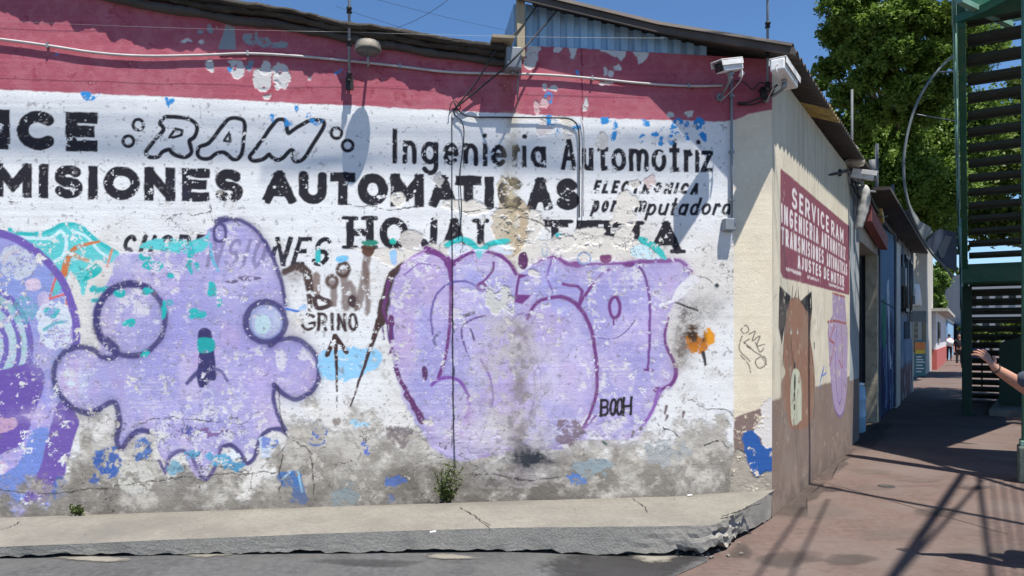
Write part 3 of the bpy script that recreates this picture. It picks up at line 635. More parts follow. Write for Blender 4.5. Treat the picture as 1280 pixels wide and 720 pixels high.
# soot-brown run from the gutter
w = cv.win(610, 672, 140, 330)
run = np.exp(-((A[w] - 639 - 6 * (n2[w] - .5)) / (8 + 3 * n1[w])) ** 2)
cv.put(w, .62 * run * sstep(.25, .6, n2[w] * .6 + cv.noise(6, 9, 3)[w] * .4), C(176, 160, 126))
w = cv.win(590, 700, 330, 600); run2 = np.exp(-((A[w] - 646) / (20 + (B[w] - 330) * .06)) ** 2)

# -- graffiti, left: round swirl of blue and violet
cv.fill([(-200, 300), (-60, 288), (0, 289), (30, 299), (60, 322), (85, 358), (98, 410), (96, 440), (80, 470), (90, 520), (84, 560), (66, 632), (0, 652), (-200, 660)], C(152, 154, 206), wear=.06, col2=C(136, 150, 206))
cv.fill([(10, 284), (20, 291), (55, 289), (75, 281), (98, 281), (118, 297), (140, 311), (150, 318), (137, 330), (120, 326), (110, 346), (104, 372), (97, 350), (86, 336), (72, 342), (64, 332), (50, 322), (30, 303)], C(96, 198, 200), wear=.12, warp=4)
cv.stroke([(12, 287), (30, 292), (58, 290), (78, 281), (100, 283), (120, 300), (146, 316)], 5, C(52, 182, 184), wear=.08)
cv.stroke([(18, 296), (60, 298), (76, 289), (83, 303), (78, 320), (66, 328)], 4, C(205, 230, 236), wear=.15); cv.stroke([(90, 288), (108, 296), (124, 314), (136, 322)], 3.4, C(196, 228, 234), wear=.15)
cv.fill([(102, 352), (118, 330), (128, 336), (120, 346), (104, 352)], C(30, 178, 176), wear=.1); cv.fill([(78, 330), (92, 322), (86, 342), (68, 372), (62, 366)], C(92, 190, 192), wear=.2)
cv.stroke([(124, 302), (106, 306), (92, 312), (84, 325), (80, 342)], [3, 6, 9], C(200, 118, 70), wear=.2); cv.stroke([(92, 318), (100, 322), (110, 326)], 5, C(205, 140, 100), wear=.2); cv.stroke([(140, 312), (137, 322), (134, 333)], 3, C(214, 130, 90), wear=.2)
cv.stroke([(71, 343), (66, 358), (62, 374), (80, 368)], 3, C(206, 104, 104), wear=.2, smooth=False); cv.stroke([(82, 365), (84, 390)], 3, C(206, 126, 104), wear=.25); cv.stroke([(4, 328), (10, 318), (27, 312)], 4, C(196, 110, 118), wear=.25)
cv.disc(20, 328, 24, 22, C(202, 208, 214), wear=.26, warp=8, alpha=.8); cv.disc(42, 356, 10, 8, C(214, 194, 212), warp=4, wear=.1); cv.disc(54, 376, 7, 12, C(206, 196, 212), warp=4, wear=.1)
cv.fill([(48, 385), (84, 382), (88, 420), (80, 436), (52, 430)], C(206, 214, 224), wear=.28, warp=8); cv.fill([(56, 384), (74, 386), (70, 396), (58, 394)], C(70, 178, 184), wear=.28, warp=5); cv.stroke([(55, 412), (70, 404), (82, 402)], 4, C(110, 178, 190), wear=.3)
cv.stroke([(-60, 285), (0, 292), (30, 304), (58, 326), (78, 352), (91, 385), (96, 415), (93, 440)], 10, C(112, 92, 170), wear=.07)
cv.disc(-24, 432, 62, 74, C(180, 200, 210), wear=.18, col2=C(150, 190, 196))
for rx, wd in ((62, 8), (48, 6), (32, 7), (14, 6)): cv.ring(-24, 434, rx, rx * 1.2, wd, C(112, 100, 172), wear=.12)
cv.disc(30, 388, 16, 18, C(96, 170, 180), wear=.3, warp=8, alpha=.7)
cv.fill([(-150, 470), (0, 462), (44, 452), (56, 480), (40, 520), (20, 560), (-150, 600)], C(108, 86, 164), wear=.08, warp=3)
cv.fill([(62, 455), (66, 500), (58, 540), (40, 600), (0, 625), (0, 600), (30, 550), (50, 500)], C(150, 150, 214), wear=.1); cv.fill([(40, 540), (62, 540), (52, 590), (36, 625), (-100, 640), (-100, 600), (10, 590)], C(116, 138, 204), wear=.12, warp=4)
cv.fill([(74, 502), (98, 522), (92, 550), (80, 596), (64, 626), (28, 630), (48, 590), (62, 540)], C(112, 90, 164), wear=.08, warp=3); cv.fill([(-10, 524), (20, 524), (16, 536), (-10, 540)], C(190, 152, 168), wear=.2, warp=6)
cv.fill([(72, 596), (88, 606), (80, 624), (58, 626), (66, 612)], C(62, 98, 172), wear=.1, warp=3); cv.disc(2, 584, 9, 9, C(210, 190, 214), warp=4)
cv.haze(70, 450, 26, 22, C(200, 206, 226), .5, 4); cv.haze(45, 520, 30, 10, C(200, 190, 220), .5, 6)

# -- ground of bare cement along the foot of the wall (before the face is painted over it)
foot = np.interp(A, [-300, 0, 60, 120, 185, 215, 330, 380, 430, 480, 560, 620, 700, 760, 830, 900, 930, 970], [640, 628, 616, 545, 548, 588, 598, 520, 530, 552, 545, 560, 560, 548, 540, 528, 600, 612])
cm = .93 * sstep(-20, 22, B - foot + (n2 - .5) * 110 + (cv.chip - .5) * 60 + (cv.fine - .5) * 22)
cv.maskput(cm, C(186, 181, 172)); cv.h -= .005 * cm
cv.maskput(cm * .7 * sstep(.46, .68, n2), C(154, 149, 141)); cv.maskput(cm * .6 * sstep(.52, .7, cv.noise(34, 17, 6, .65, .6)), C(124, 119, 112)); cv.maskput(cm * .5 * sstep(.5, .62, cv.noise(60, 19, 6, .7, .25)), C(168, 163, 154)); cv.maskput(cm * .8 * sstep(556, 598, B + (n2 - .5) * 60) * sstep(.33, .52, cv.noise(26, 29, 6, .7)), C(122, 117, 109)); cv.maskput(cm * .7 * sstep(.58, .7, cv.noise(20, 23, 6, .7)), C(196, 190, 180))
cv.h += .006 * cm * (cv.chip - .5) + .0025 * cm * (cv.fine - .5)
dk = sstep(575, 596, B + (n2 - .5) * 40) * sstep(470, 520, A) * (1 - sstep(690, 760, A))
cv.maskput(dk * .7 * sstep(.3, .55, cv.noise(14, 27, 5, .7)), C(96, 90, 84))

# -- graffiti: the round-eyed face
FACE = [(150, 318), (200, 316), (250, 300), (265, 284), (300, 276), (325, 292), (345, 330), (357, 378), (354, 425), (376, 426), (398, 455), (398, 475), (384, 494), (352, 493), (343, 482), (345, 510), (354, 535), (328, 545), (316, 575), (306, 582), (290, 560), (270, 567), (255, 600), (240, 588), (228, 566), (205, 576), (190, 542), (164, 548), (147, 560), (150, 520), (141, 503), (112, 517), (76, 496), (67, 465), (84, 440), (104, 436), (122, 446), (124, 424), (116, 392), (130, 362), (140, 340)]
cv.fill(FACE, C(174, 166, 207), wear=.02, warp=3, soft=1.8, col2=C(162, 159, 206), dh=.001)
cv.haze(175, 330, 40, 14, C(206, 204, 222), .85, 5, .5); cv.haze(300, 345, 45, 22, C(206, 198, 226), .7, 7, .5); cv.haze(330, 480, 40, 30, C(190, 172, 222), .5, 8); cv.haze(230, 510, 70, 22, C(196, 190, 228), .5, 9); cv.haze(90, 480, 20, 18, C(205, 220, 232), .8, 3)
cv.haze(225, 420, 16, 120, C(150, 148, 214), .3, 4)
for x, y in ((320, 430), (230, 440), (180, 380)): cv.haze(x, y, 50, 26, C(164, 150, 216), .35, int(x))
cv.fill([(198, 298), (250, 300), (262, 290), (256, 312), (230, 318), (196, 312), (176, 310), (178, 304)], C(92, 196, 200), wear=.16, warp=4)
for x, y, rx, ry in ((192, 332, 14, 6), (180, 322, 9, 5), (214, 345, 4, 4), (125, 362, 14, 5), (122, 376, 9, 4), (238, 322, 4, 22), (246, 392, 12, 6), (265, 362, 5, 10), (273, 378, 3, 8), (150, 366, 9, 5), (180, 366, 8, 5), (163, 405, 9, 6), (195, 410, 4, 4), (212, 378, 5, 4), (247, 333, 3, 5)):
    cv.disc(x, y, rx, ry, C(52, 178, 180), warp=7, wear=.16)
for x, y, rx, ry in ((312, 348, 14, 3), (290, 352, 9, 2)): cv.disc(x, y, rx, ry, C(110, 100, 130), warp=6, wear=.34)
lettering(cv, spread('NSIO', 256, 328, gap=.3), lambda x: 298, lambda x: 334, 5.0, C(128, 122, 160), shear=.3, wear=.14, alpha=.8)
OL = dict(wear=.03, warp=2, soft=1.7, alpha=.93)
cv.stroke([(278, 276), (300, 275), (322, 290), (338, 315), (350, 346), (357, 380)], 5.6, NAVY, spray=.4, **OL)
cv.ring(275, 291, 7.5, 11, 4.4, NAVY, **OL); cv.stroke([(272, 276), (282, 274)], 8, NAVY, **OL); cv.stroke([(263, 304), (266, 325), (272, 338)], 3.5, C(100, 180, 206), wear=.15)
cv.disc(164, 400, 42, 45, C(182, 173, 205), wear=.03, col2=C(170, 165, 205)); cv.ring(163.5, 400, 43, 45, 7.6, NAVY, spray=.4, **OL); cv.stroke(arc(163.5, 400, 43, 45, 150, 300, 12), 9, NAVY, **OL)
for x, y, rx, ry in ((150, 366, 9, 5), (184, 364, 7, 4), (163, 404, 8, 6), (181, 441, 5, 4), (204, 388, 3, 12)): cv.disc(x, y, rx, ry, C(40, 176, 176), warp=7, wear=.14)
cv.disc(333, 402, 23, 24, C(186, 196, 218), wear=.08); cv.ring(332, 402, 24.5, 25, 8.5, NAVY, spray=.3, **OL); cv.ring(333, 403, 19.5, 20, 2, C(140, 150, 200), wear=.2); cv.disc(328, 404, 10, 12, C(180, 206, 214), warp=6, wear=.22)
cv.stroke([(338, 432), (352, 424), (374, 425), (393, 441), (399.5, 464), (393, 486), (372, 499), (356, 494), (343, 481)], 7, NAVY, spray=.4, **OL)
cv.stroke([(343, 481), (342, 500), (349, 522), (357, 537)], 5.4, NAVY, **OL)
cv.stroke([(357, 541), (348, 536), (334, 539), (324, 552), (318, 572), (308, 579), (300, 566), (288, 556), (276, 560)], 6, NAVY, spray=.2, **OL); cv.stroke([(276, 560), (268, 585), (256, 600), (246, 584), (238, 568), (226, 563), (212, 572), (206, 590)], 5, C(104, 96, 140), wear=.2, warp=2, soft=1.6)
cv.stroke([(206, 590), (198, 575)], 4, C(104, 96, 140), wear=.2); cv.stroke([(190, 541), (176, 538), (164, 545), (152, 560), (146, 552), (149, 528), (146, 508), (140, 503), (126, 510), (112, 517), (92, 510), (77, 497), (69, 480), (68, 460), (79, 442), (98, 434), (116, 437), (128, 446), (141, 447), (146, 436), (134, 424)], 7.6, NAVY, spray=.4, **OL)
cv.fill([(248, 416), (256, 410), (264, 416), (268, 440), (270, 472), (262, 476), (258, 482), (250, 484), (246, 470), (249, 440)], C(60, 58, 104), wear=.06, warp=2); cv.fill([(248, 424), (266, 423), (268, 438), (249, 440)], C(40, 160, 162), wear=.08)
cv.stroke([(234, 479), (243, 470), (252, 462)], [4, 8], NAVY, **OL); cv.stroke([(268, 460), (278, 466), (284, 476)], 4, C(96, 92, 140), **OL)
for x, y, rx, ry, c in ((132, 575, 14, 15, BLUE), (141, 590, 10, 8, BLUE), (178, 562, 11, 12, C(70, 110, 176)), (240, 566, 8, 5, C(86, 158, 190)), (272, 573, 14, 6, C(80, 160, 196)), (293, 580, 11, 8, C(66, 142, 184)), (290, 568, 8, 6, C(220, 228, 236)), (334, 560, 9, 12, C(190, 206, 226)), (340, 553, 9, 8, C(110, 130, 196)), (218, 585, 10, 8, C(120, 168, 190)), (198, 544, 9, 7, C(215, 214, 208)), (150, 590, 4, 9, C(96, 120, 160)), (118, 602, 7, 4, BLUE), (170, 600, 20, 18, C(198, 196, 188)), (256, 540, 30, 3, C(120, 92, 140)), (238, 539, 10, 4, C(84, 92, 160))):
    cv.disc(x, y, rx * 1.1, ry * 1.1, c, warp=16, wear=.22, alpha=.9)
cv.fill([(348, 592), (366, 588), (378, 600), (384, 626), (364, 628), (366, 610), (350, 606)], C(72, 112, 170), warp=7, wear=.2); cv.stroke([(352, 600), (362, 590)], 2.5, C(150, 195, 220), wear=.2); cv.stroke([(372, 590), (378, 615)], 2.5, C(140, 190, 215), wear=.2)
for x, y in ((400, 540), (396, 552)): cv.ring(x, y, 9, 5, 2, C(80, 110, 180), wear=.34, warp=5)

# -- brown tags between the two murals
BR = dict(wear=.17, warp=3, soft=1.6)
cv.stroke([(356, 340), (372, 334), (384, 342), (387, 362), (388, 386)], [9, 13, 6], C(76, 62, 60), **BR); cv.haze(368, 345, 14, 9, C(120, 104, 100), .7, 3)
cv.stroke([(393, 352), (396, 384), (414, 380), (400, 372), (396, 368)], 6, BROWN, wear=.14, warp=2); cv.stroke([(396, 344), (396, 364)], 9, C(140, 124, 118), **BR)
for x0, y0, x1, y1, w_ in ((429, 340, 432, 384, 10), (415, 354, 417, 380, 9), (460, 318, 447, 384, 10), (456, 330, 460, 390, 7), (438, 354, 446, 386, 8)): cv.stroke([(x0, y0), ((x0 + x1) / 2 + 1, (y0 + y1) / 2), (x1, y1)], w_, C(118, 100, 94), alpha=.85, wear=.1, warp=4, soft=2)
cv.ring(429, 337, 7, 8, 5, C(84, 66, 62), **BR); cv.ring(415, 352, 6, 7, 5, C(100, 84, 78), **BR)
cv.disc(460, 312, 9, 8, C(92, 66, 56), warp=5, wear=.12); cv.disc(427, 324, 8, 4, CYAN, warp=5, wear=.1); cv.fill([(394, 318), (400, 310), (401, 326), (395, 328)], TEAL, warp=2); cv.disc(463, 303, 10, 3, C(50, 140, 120), warp=4, wear=.1); cv.disc(491, 302, 4, 4, C(40, 184, 170), warp=3, wear=.1)
cv.disc(440, 376, 6, 8, BROWN, warp=4, wear=.1); cv.disc(492, 322, 5, 9, C(150, 200, 236), warp=5, wear=.15)
lettering(cv, [('G', 375, 395), ('R', 396, 409), ('I', 412, 419), ('N', 421, 433), ('O', 435, 448)], lambda x: 391, lambda x: 414, 4.2, C(62, 50, 52), wear=.2, warp=3, soft=1)
cv.fill([(398, 444), (420, 436), (470, 436), (476, 452), (452, 470), (436, 476), (404, 474), (400, 460)], C(146, 200, 234), wear=.16, warp=8)
cv.stroke([(421, 512), (421, 470), (419, 420)], [1.5, 3, 6], C(66, 48, 46), wear=.08); cv.stroke([(409, 444), (419, 420), (433, 440)], 6, C(66, 48, 46), wear=.12, smooth=False)
cv.stroke([(506, 330), (494, 344), (484, 372), (476, 402)], [8, 17, 17, 12], C(72, 56, 58), wear=.13, warp=5, soft=1.4); cv.stroke([(478, 396), (470, 414), (456, 456), (438, 508)], [13, 7, 4, 2], C(72, 56, 56), wear=.14, warp=2)
cv.disc(421, 527, 5, 6, C(150, 142, 134), warp=3); cv.stroke([(358, 386), (372, 389)], 3, C(40, 110, 200), wear=.1); cv.disc(378, 386, 5, 6, C(150, 200, 236), warp=4, wear=.15)

# -- graffiti, right: swollen lavender letters
RB = [(500, 336), (512, 322), (540, 313), (555, 322), (566, 328), (590, 312), (622, 318), (645, 344), (655, 338), (690, 324), (720, 330), (760, 328), (790, 326), (820, 325), (852, 325), (863, 336), (858, 356), (840, 382), (832, 410), (837, 450), (846, 468), (838, 485), (828, 490), (815, 520), (798, 545), (760, 548), (700, 552), (640, 562), (600, 572), (565, 575), (540, 558), (515, 520), (498, 480), (488, 430), (486, 390), (490, 360)]
cv.fill(RB, C(180, 169, 209), wear=.02, warp=5, col2=C(168, 163, 207), soft=2.6, dh=.001)
for x, y, rx, ry, c, a in ((580, 345, 26, 24, C(160, 166, 224), .7), (690, 355, 22, 30, C(160, 166, 220), .7), (700, 385, 16, 16, C(154, 160, 222), .6), (560, 400, 18, 30, C(200, 186, 230), .8), (528, 400, 10, 40, C(158, 158, 222), .5), (780, 345, 30, 10, C(202, 188, 226), .6), (790, 400, 30, 40, C(190, 178, 226), .6), (700, 460, 60, 40, C(196, 186, 226), .5), (600, 430, 50, 50, C(190, 182, 226), .6), (720, 440, 14, 50, C(206, 200, 230), .4), (768, 510, 40, 20, C(196, 176, 220), .6)): cv.haze(x, y, rx, ry, c, a, int(x + y), .45)
cv.put((slice(None), slice(None)), .22 * sstep(.52, .7, fbm(A / 200, B / 3.4, 51, 3, .6)) * ((A > 660) & (A < 835) & (B > 335) & (B < 480)), C(206, 198, 232))
MV = dict(wear=.03, warp=2, soft=1.3, alpha=1)
cv.stroke([(533, 312), (549, 318), (560, 330), (564, 352), (563, 395), (558, 440), (548, 472)], [9, 7, 5.5, 5, 5], MAUVE, spray=.2, **MV); cv.stroke([(566, 330), (580, 319), (600, 313), (622, 318), (636, 328), (645, 342)], [7, 5.5, 5.5, 6], MAUVE, spray=.2, **MV); cv.disc(562, 327, 7, 8, MAUVE, warp=4)
cv.stroke([(532, 312), (516, 321), (502, 333)], 3, C(150, 110, 170), wear=.2); cv.stroke([(486, 350), (480, 385), (484, 405)], 4, C(104, 60, 110), wear=.3, warp=4); cv.stroke([(489, 398), (489, 430), (498, 468), (512, 498), (528, 526)], [7, 5, 7, 9], C(100, 58, 104), wear=.24, warp=4)
for x in (478, 484, 490): cv.stroke([(x, 408), (x + 2, 424)], 2, C(92, 66, 130), wear=.2)
cv.stroke([(541, 418), (539, 390), (546, 368), (560, 355), (578, 351), (594, 357), (604, 366)], 3, C(104, 92, 156), **MV); cv.stroke([(545, 432), (543, 424), (550, 416)], 4, C(110, 110, 150), wear=.2, warp=3)
cv.stroke([(617, 328), (615, 340), (604, 352)], 2.8, MAUVE, **MV); cv.ring(602, 358, 5, 4.5, 4, MAUVE, **MV); cv.disc(654, 326, 6, 11, C(90, 50, 92), warp=3, wear=.08)
cv.fill([(648, 342), (662, 343), (650, 348), (647, 368), (664, 369), (653, 380), (643, 378), (644, 360)], MAUVE, wear=.1, warp=2, smooth=False)
cv.stroke([(540, 481), (548, 474), (562, 472), (576, 478), (585, 494), (586, 510), (582, 522)], 4.5, C(122, 78, 160), **MV); cv.stroke([(585, 500), (584, 524), (575, 546)], 4, C(150, 110, 184), **MV); cv.disc(531, 466, 4, 10, C(92, 60, 100), warp=4, wear=.15)
cv.stroke([(580, 430), (577, 415), (582, 404), (596, 397), (606, 395)], 3, C(108, 84, 140), wear=.06); cv.stroke([(600, 448), (612, 470), (616, 500), (606, 530), (586, 552)], 3, C(126, 96, 164), **MV); cv.stroke([(640, 400), (652, 392), (664, 396)], 2.6, C(126, 96, 164), **MV); cv.stroke([(690, 325), (684, 345), (690, 362)], 3, C(130, 104, 170), **MV); cv.stroke([(655, 420), (666, 452), (668, 500), (656, 540)], 3, C(134, 108, 174), **MV); cv.stroke([(744, 520), (716, 548), (676, 560)], 4, C(134, 100, 168), **MV); cv.stroke([(505, 344), (524, 330), (544, 332)], 2.4, C(134, 108, 174), **MV); cv.stroke([(580, 428), (584, 442), (588, 448)], 2, C(112, 92, 140), wear=.2); cv.stroke([(588, 410), (593, 425)], 2.5, C(84, 66, 104), wear=.2); cv.stroke([(580, 395), (592, 391)], 4, C(90, 90, 110), wear=.34)
cv.stroke([(660, 398), (667, 383), (680, 374), (700, 371), (716, 377), (731, 394), (741, 420), (745, 452), (746, 485), (740, 512), (728, 536)], [4, 5, 5.5, 5.5, 5, 4], MAUVE, spray=.2, **MV)
cv.stroke([(704, 355), (722, 358), (728, 364), (723, 384)], 4.2, MAUVE, smooth=False, **MV); cv.stroke([(724, 382), (736, 362), (750, 346), (762, 337)], 4.2, MAUVE, **MV); cv.stroke([(800, 334), (808, 350), (812, 380), (812, 420), (810, 462)], 3.6, C(112, 72, 140), **MV); cv.stroke([(806, 462), (816, 463)], 3, MAUVE, wear=.2)
cv.ring(768.5, 384, 6.5, 13, 4.6, MAUVE, **MV); cv.stroke([(767, 398), (767, 406)], 2.2, MAUVE); cv.stroke([(748, 422), (765, 424), (782, 415), (794, 400)], 1.4, C(100, 84, 140), wear=.2)
cv.stroke([(668, 330), (684, 323), (696, 322), (708, 330), (722, 331)], [3, 5, 6, 9], C(124, 76, 134), spray=.4, wear=.14, warp=3, soft=2); cv.stroke([(724, 331), (760, 330), (790, 327), (812, 327), (840, 325), (853, 328), (863, 340)], [4, 4, 5, 6, 5, 7], C(128, 84, 142), spray=.35, wear=.12, warp=3, soft=1.8); cv.disc(757, 323, 8, 6, C(120, 70, 110), warp=4, wear=.12); cv.disc(786, 330, 8, 4, MAUVE, warp=4)
cv.ring(730, 323, 8, 7, 2, C(120, 150, 190), wear=.25); cv.ring(681, 312, 3, 8, 1.5, C(140, 170, 190), wear=.3)
cv.stroke([(836, 398), (831, 416), (833, 432), (841, 450), (845, 464), (841, 478), (828, 486)], [3, 4, 4.5, 6, 6, 4], MAUVE, spray=.2, **MV); cv.disc(822, 487, 6, 4, MAUVE, warp=3, wear=.1); cv.stroke([(824, 488), (816, 512), (800, 536), (782, 548)], [7, 4, 4, 5], C(140, 100, 170), wear=.12, warp=2)
cv.stroke([(669, 440), (675, 465), (676, 490), (674, 512)], 1.2, C(120, 100, 170), wear=.24); cv.stroke([(700, 560), (650, 562), (600, 570)], 5, C(160, 132, 190), wear=.28, warp=6)
cv.fill([(556, 305), (575, 296), (590, 299), (600, 309), (612, 301), (635, 298), (635, 304), (614, 308), (601, 317), (588, 308), (576, 302), (560, 310)], C(60, 186, 186), wear=.08); cv.fill([(560, 311), (578, 304), (598, 318), (616, 309), (636, 306), (640, 318), (622, 316), (600, 311), (580, 317), (566, 325)], C(206, 216, 232), wear=.14, alpha=.9); cv.fill([(594, 314), (604, 314), (599, 324)], C(120, 190, 200)); 
cv.fill([(800, 296), (816, 302), (828, 312), (833, 324), (826, 322), (816, 312), (800, 304)], C(66, 186, 184), wear=.08); cv.fill([(795, 306), (812, 310), (824, 324), (796, 322), (788, 314)], C(196, 222, 230), wear=.2); cv.disc(698, 294, 4, 3, TEAL)
for x, y, rx, ry, c, a in ((615, 535, 46, 26, C(206, 202, 210), .85), (690, 545, 40, 18, C(196, 192, 204), .7), (560, 545, 26, 20, C(206, 202, 208), .6), (770, 545, 40, 12, C(206, 198, 216), .5), (690, 480, 40, 60, C(206, 200, 230), .5), (585, 375, 24, 16, C(214, 206, 234), .6), (740, 345, 40, 10, C(204, 190, 226), .6), (850, 370, 16, 30, C(206, 198, 222), .4)): cv.haze(x, y, rx, ry, c, a, int(x), .7)
lettering(cv, [('B', 749, 761), ('O', 761, 771), ('O', 769, 779), ('H', 777, 790)], lambda x: 499 - .1 * (x - 749), lambda x: 521 - .03 * (x - 749), 3.6, C(40, 38, 42), wear=0, warp=1.2, shear=.05)
# overspray, thin passes and roller ghosts inside both figures
for x0, x1, y0, y1, sd in ((66, 400, 300, 600, 1), (486, 864, 312, 576, 2), (-200, 98, 290, 650, 3)):
    w = cv.win(x0, x1, y0, y1); L_ = cv.col[w]; lav = ((L_[..., 2] > L_[..., 1] * 1.18) & (L_[..., 2] > .3)) * sstep(.24, .32, L_[..., 0] + .06 * (f0 := fbm(A[w] / 8, B[w] / 8, 141, 3) - .5))
    f1 = fbm(A[w] / 70, B[w] / 90, 101 + sd, 5, .6); f2 = fbm(A[w] / 46, B[w] / 3.2, 111 + sd, 4, .65); f3 = fbm(A[w] / 30, B[w] / 40, 121 + sd, 5, .65)
    cv.put(w, lav * .55 * sstep(.5, .68, f1), C(150, 148, 204)); cv.put(w, lav * .5 * sstep(.52, .7, f3), C(198, 186, 214)); cv.put(w, lav * .4 * sstep(.5, .36, f1), C(186, 158, 202))
    cv.put(w, lav * .32 * sstep(.56, .68, f2) * sstep(.42, .6, f3), C(218, 214, 224)); cv.put(w, lav * .8 * sstep(.56, .60, cv.noise(13, 151 + sd, 6, .78)[w]) * sstep(.53, .64, cv.noise(75, 161 + sd, 4)[w]), C(214, 212, 216), -.0014); cv.put(w, lav * .18 * sstep(.55, .7, cv.noise(7, 131 + sd, 4, .7)[w]), C(120, 108, 160))
# fallen skin of paint, grey rain marks across the lavender
w = cv.win(560, 720, 380, 600)
sc = np.exp(-((A[w] - 640 - (B[w] - 470) * .05) / 44) ** 2) * sstep(382, 410, B[w])
cv.put(w, sc * .85 * sstep(.40, .58, cv.noise(22, 61, 6, .72)[w]), C(186, 181, 180), -.001); cv.put(w, sc * .75 * sstep(.52, .66, cv.noise(9, 67, 5, .72)[w]), C(134, 128, 132)); cv.put(w, np.exp(-((A[w] - 650) / 11) ** 2) * .8 * sstep(.35, .6, n2[w]) * sstep(372, 420, B[w]), C(132, 124, 126))
patch([(605, 375), (612, 360), (620, 368), (632, 356), (640, 372), (642, 392), (630, 388), (618, 392), (608, 384)], C(200, 200, 194), wear=.18); patch([(660, 340), (672, 338), (678, 345), (668, 348)], C(210, 206, 200))
# worn brown hole and orange blossoms
cv.haze(858, 410, 14, 36, C(104, 96, 90), .95, 12, .8); cv.haze(850, 440, 10, 24, C(120, 110, 104), .8, 15, .8); cv.haze(886, 385, 24, 20, C(128, 128, 128), .55, 11, .5); cv.fill([(856, 350), (868, 345), (876, 350), (858, 366), (846, 376), (840, 372)], C(218, 218, 220), warp=4, wear=.06); cv.stroke([(846, 374), (826, 382)], [2, 5], C(220, 222, 226))
cv.fill([(857, 420), (864, 414), (872, 418), (880, 424), (884, 436), (876, 444), (866, 441), (858, 434)], C(196, 122, 44), warp=9, wear=.10, smooth=False); cv.fill([(880, 412), (888, 409), (895, 418), (893, 430), (884, 432), (879, 424)], C(224, 150, 40), warp=7, wear=.06, smooth=False); cv.haze(866, 418, 9, 12, C(70, 52, 36), 1.2, 3, .9); cv.haze(880, 422, 5, 8, C(90, 60, 36), .8, 4, .9); cv.stroke([(879, 441), (882, 456)], [5, 3], C(64, 62, 64)); cv.stroke([(845, 378), (860, 384), (872, 388)], 2.5, C(60, 56, 56), wear=.2)
cv.stroke([(872, 345), (884, 348), (894, 356)], 1, C(90, 90, 96)); cv.disc(896, 357, 2.6, 2.6, C(50, 70, 70), wear=0)
cv.haze(660, 573, 22, 13, C(52, 56, 64), 1.5, 5, .5); cv.haze(690, 577, 8, 4, C(60, 62, 68), .8, 6)
for x, y, rx, ry, c in ((495, 600, 11, 6, C(66, 104, 176)), (487, 622, 6, 4, C(80, 112, 170)), (722, 600, 10, 4, C(80, 120, 184)), (461, 565, 4, 5, C(70, 104, 190)), (455, 556, 3, 3, C(60, 96, 190)), (448, 530, 12, 3, C(150, 200, 226)), (755, 555, 5, 4, C(50, 90, 80)), (740, 585, 24, 10, C(140, 156, 164)), (835, 565, 26, 16, C(160, 164, 166)), (430, 620, 14, 14, C(130, 142, 146)), (712, 540, 14, 14, C(120, 104, 112)), (500, 545, 14, 12, C(120, 110, 112))):
    cv.disc(x, y, rx * 1.15, ry * 1.15, c, warp=18, wear=.26, alpha=.85)
for x, y, h in ((833, 508, 10), (855, 515, 8), (834, 520, 6), (792, 540, 6), (801, 535, 8)): cv.stroke([(x, y), (x - 2, y + h)], [4, 2], C(120, 110, 112), wear=.2)
# bright blue scraps of an older sign
for x, y, rx, ry in ((688, 150, 9, 6), (697, 165, 3, 4), (721, 157, 4, 5), (755, 149, 6, 5), (769, 156, 6, 6), (768, 169, 5, 6), (804, 152, 7, 5), (802, 172, 5, 5), (828, 158, 5, 6), (818, 168, 5, 5), (826, 176, 4, 4), (847, 159, 6, 9), (842, 174, 7, 6), (858, 156, 4, 3), (862, 172, 4, 6), (875, 154, 6, 6), (879, 170, 4, 7), (111, 119, 12, 4), (211, 128, 4, 6), (372, 136, 3, 5), (342, 148, 4, 3), (360, 152, 6, 4), (388, 148, 4, 8), (395, 153, 9, 4), (425, 90, 10, 4), (438, 90, 5, 5), (720, 92, 4, 4), (686, 121, 4, 5), (287, 88, 3, 4), (70, 69, 3, 2)):
    cv.disc(x, y, rx, ry, BRIGHT, warp=12, wear=.30, soft=.7)

# -- chips, flakes and hairline cracks over everything
frag = sstep(.672, .69, cv.chip * .62 + cv.fine * .18 + cv.big * .2)
low = sstep(140, 330, B) * .8 + .2; inred = 1 - red
cv.maskput(frag * low * inred * .8, WARM, -.0016)
edge = sstep(.65, .665, cv.chip * .62 + cv.fine * .18 + cv.big * .2) - frag
cv.maskput(np.clip(edge, 0, 1) * low * inred * .3, C(128, 122, 118))
cv.maskput(sstep(.72, .75, cv.noise(5, 71, 3, .7)) * .55 * inred, C(120, 116, 116)); cv.maskput(sstep(.66, .71, cv.noise(6, 79, 4, .75, .55)) * .5 * inred * sstep(330, 380, B) * (1 - sstep(540, 570, B)) * sstep(.5, .66, n1), C(220, 220, 228))
for seed, thr, rng in ((91, .0055, (250, 340)), (95, .006, (500, 640))):
    n = cv.noise(70, seed, 6, .6); crk = 1 - sstep(.3, 1, np.abs(n - .5) / thr)
    cv.maskput(crk * .75 * sstep(rng[0], rng[0] + 25, B) * (1 - sstep(rng[1], rng[1] + 25, B)) * sstep(.42, .58, n1), C(64, 60, 60), -.002)
CRK = C(52, 50, 50)
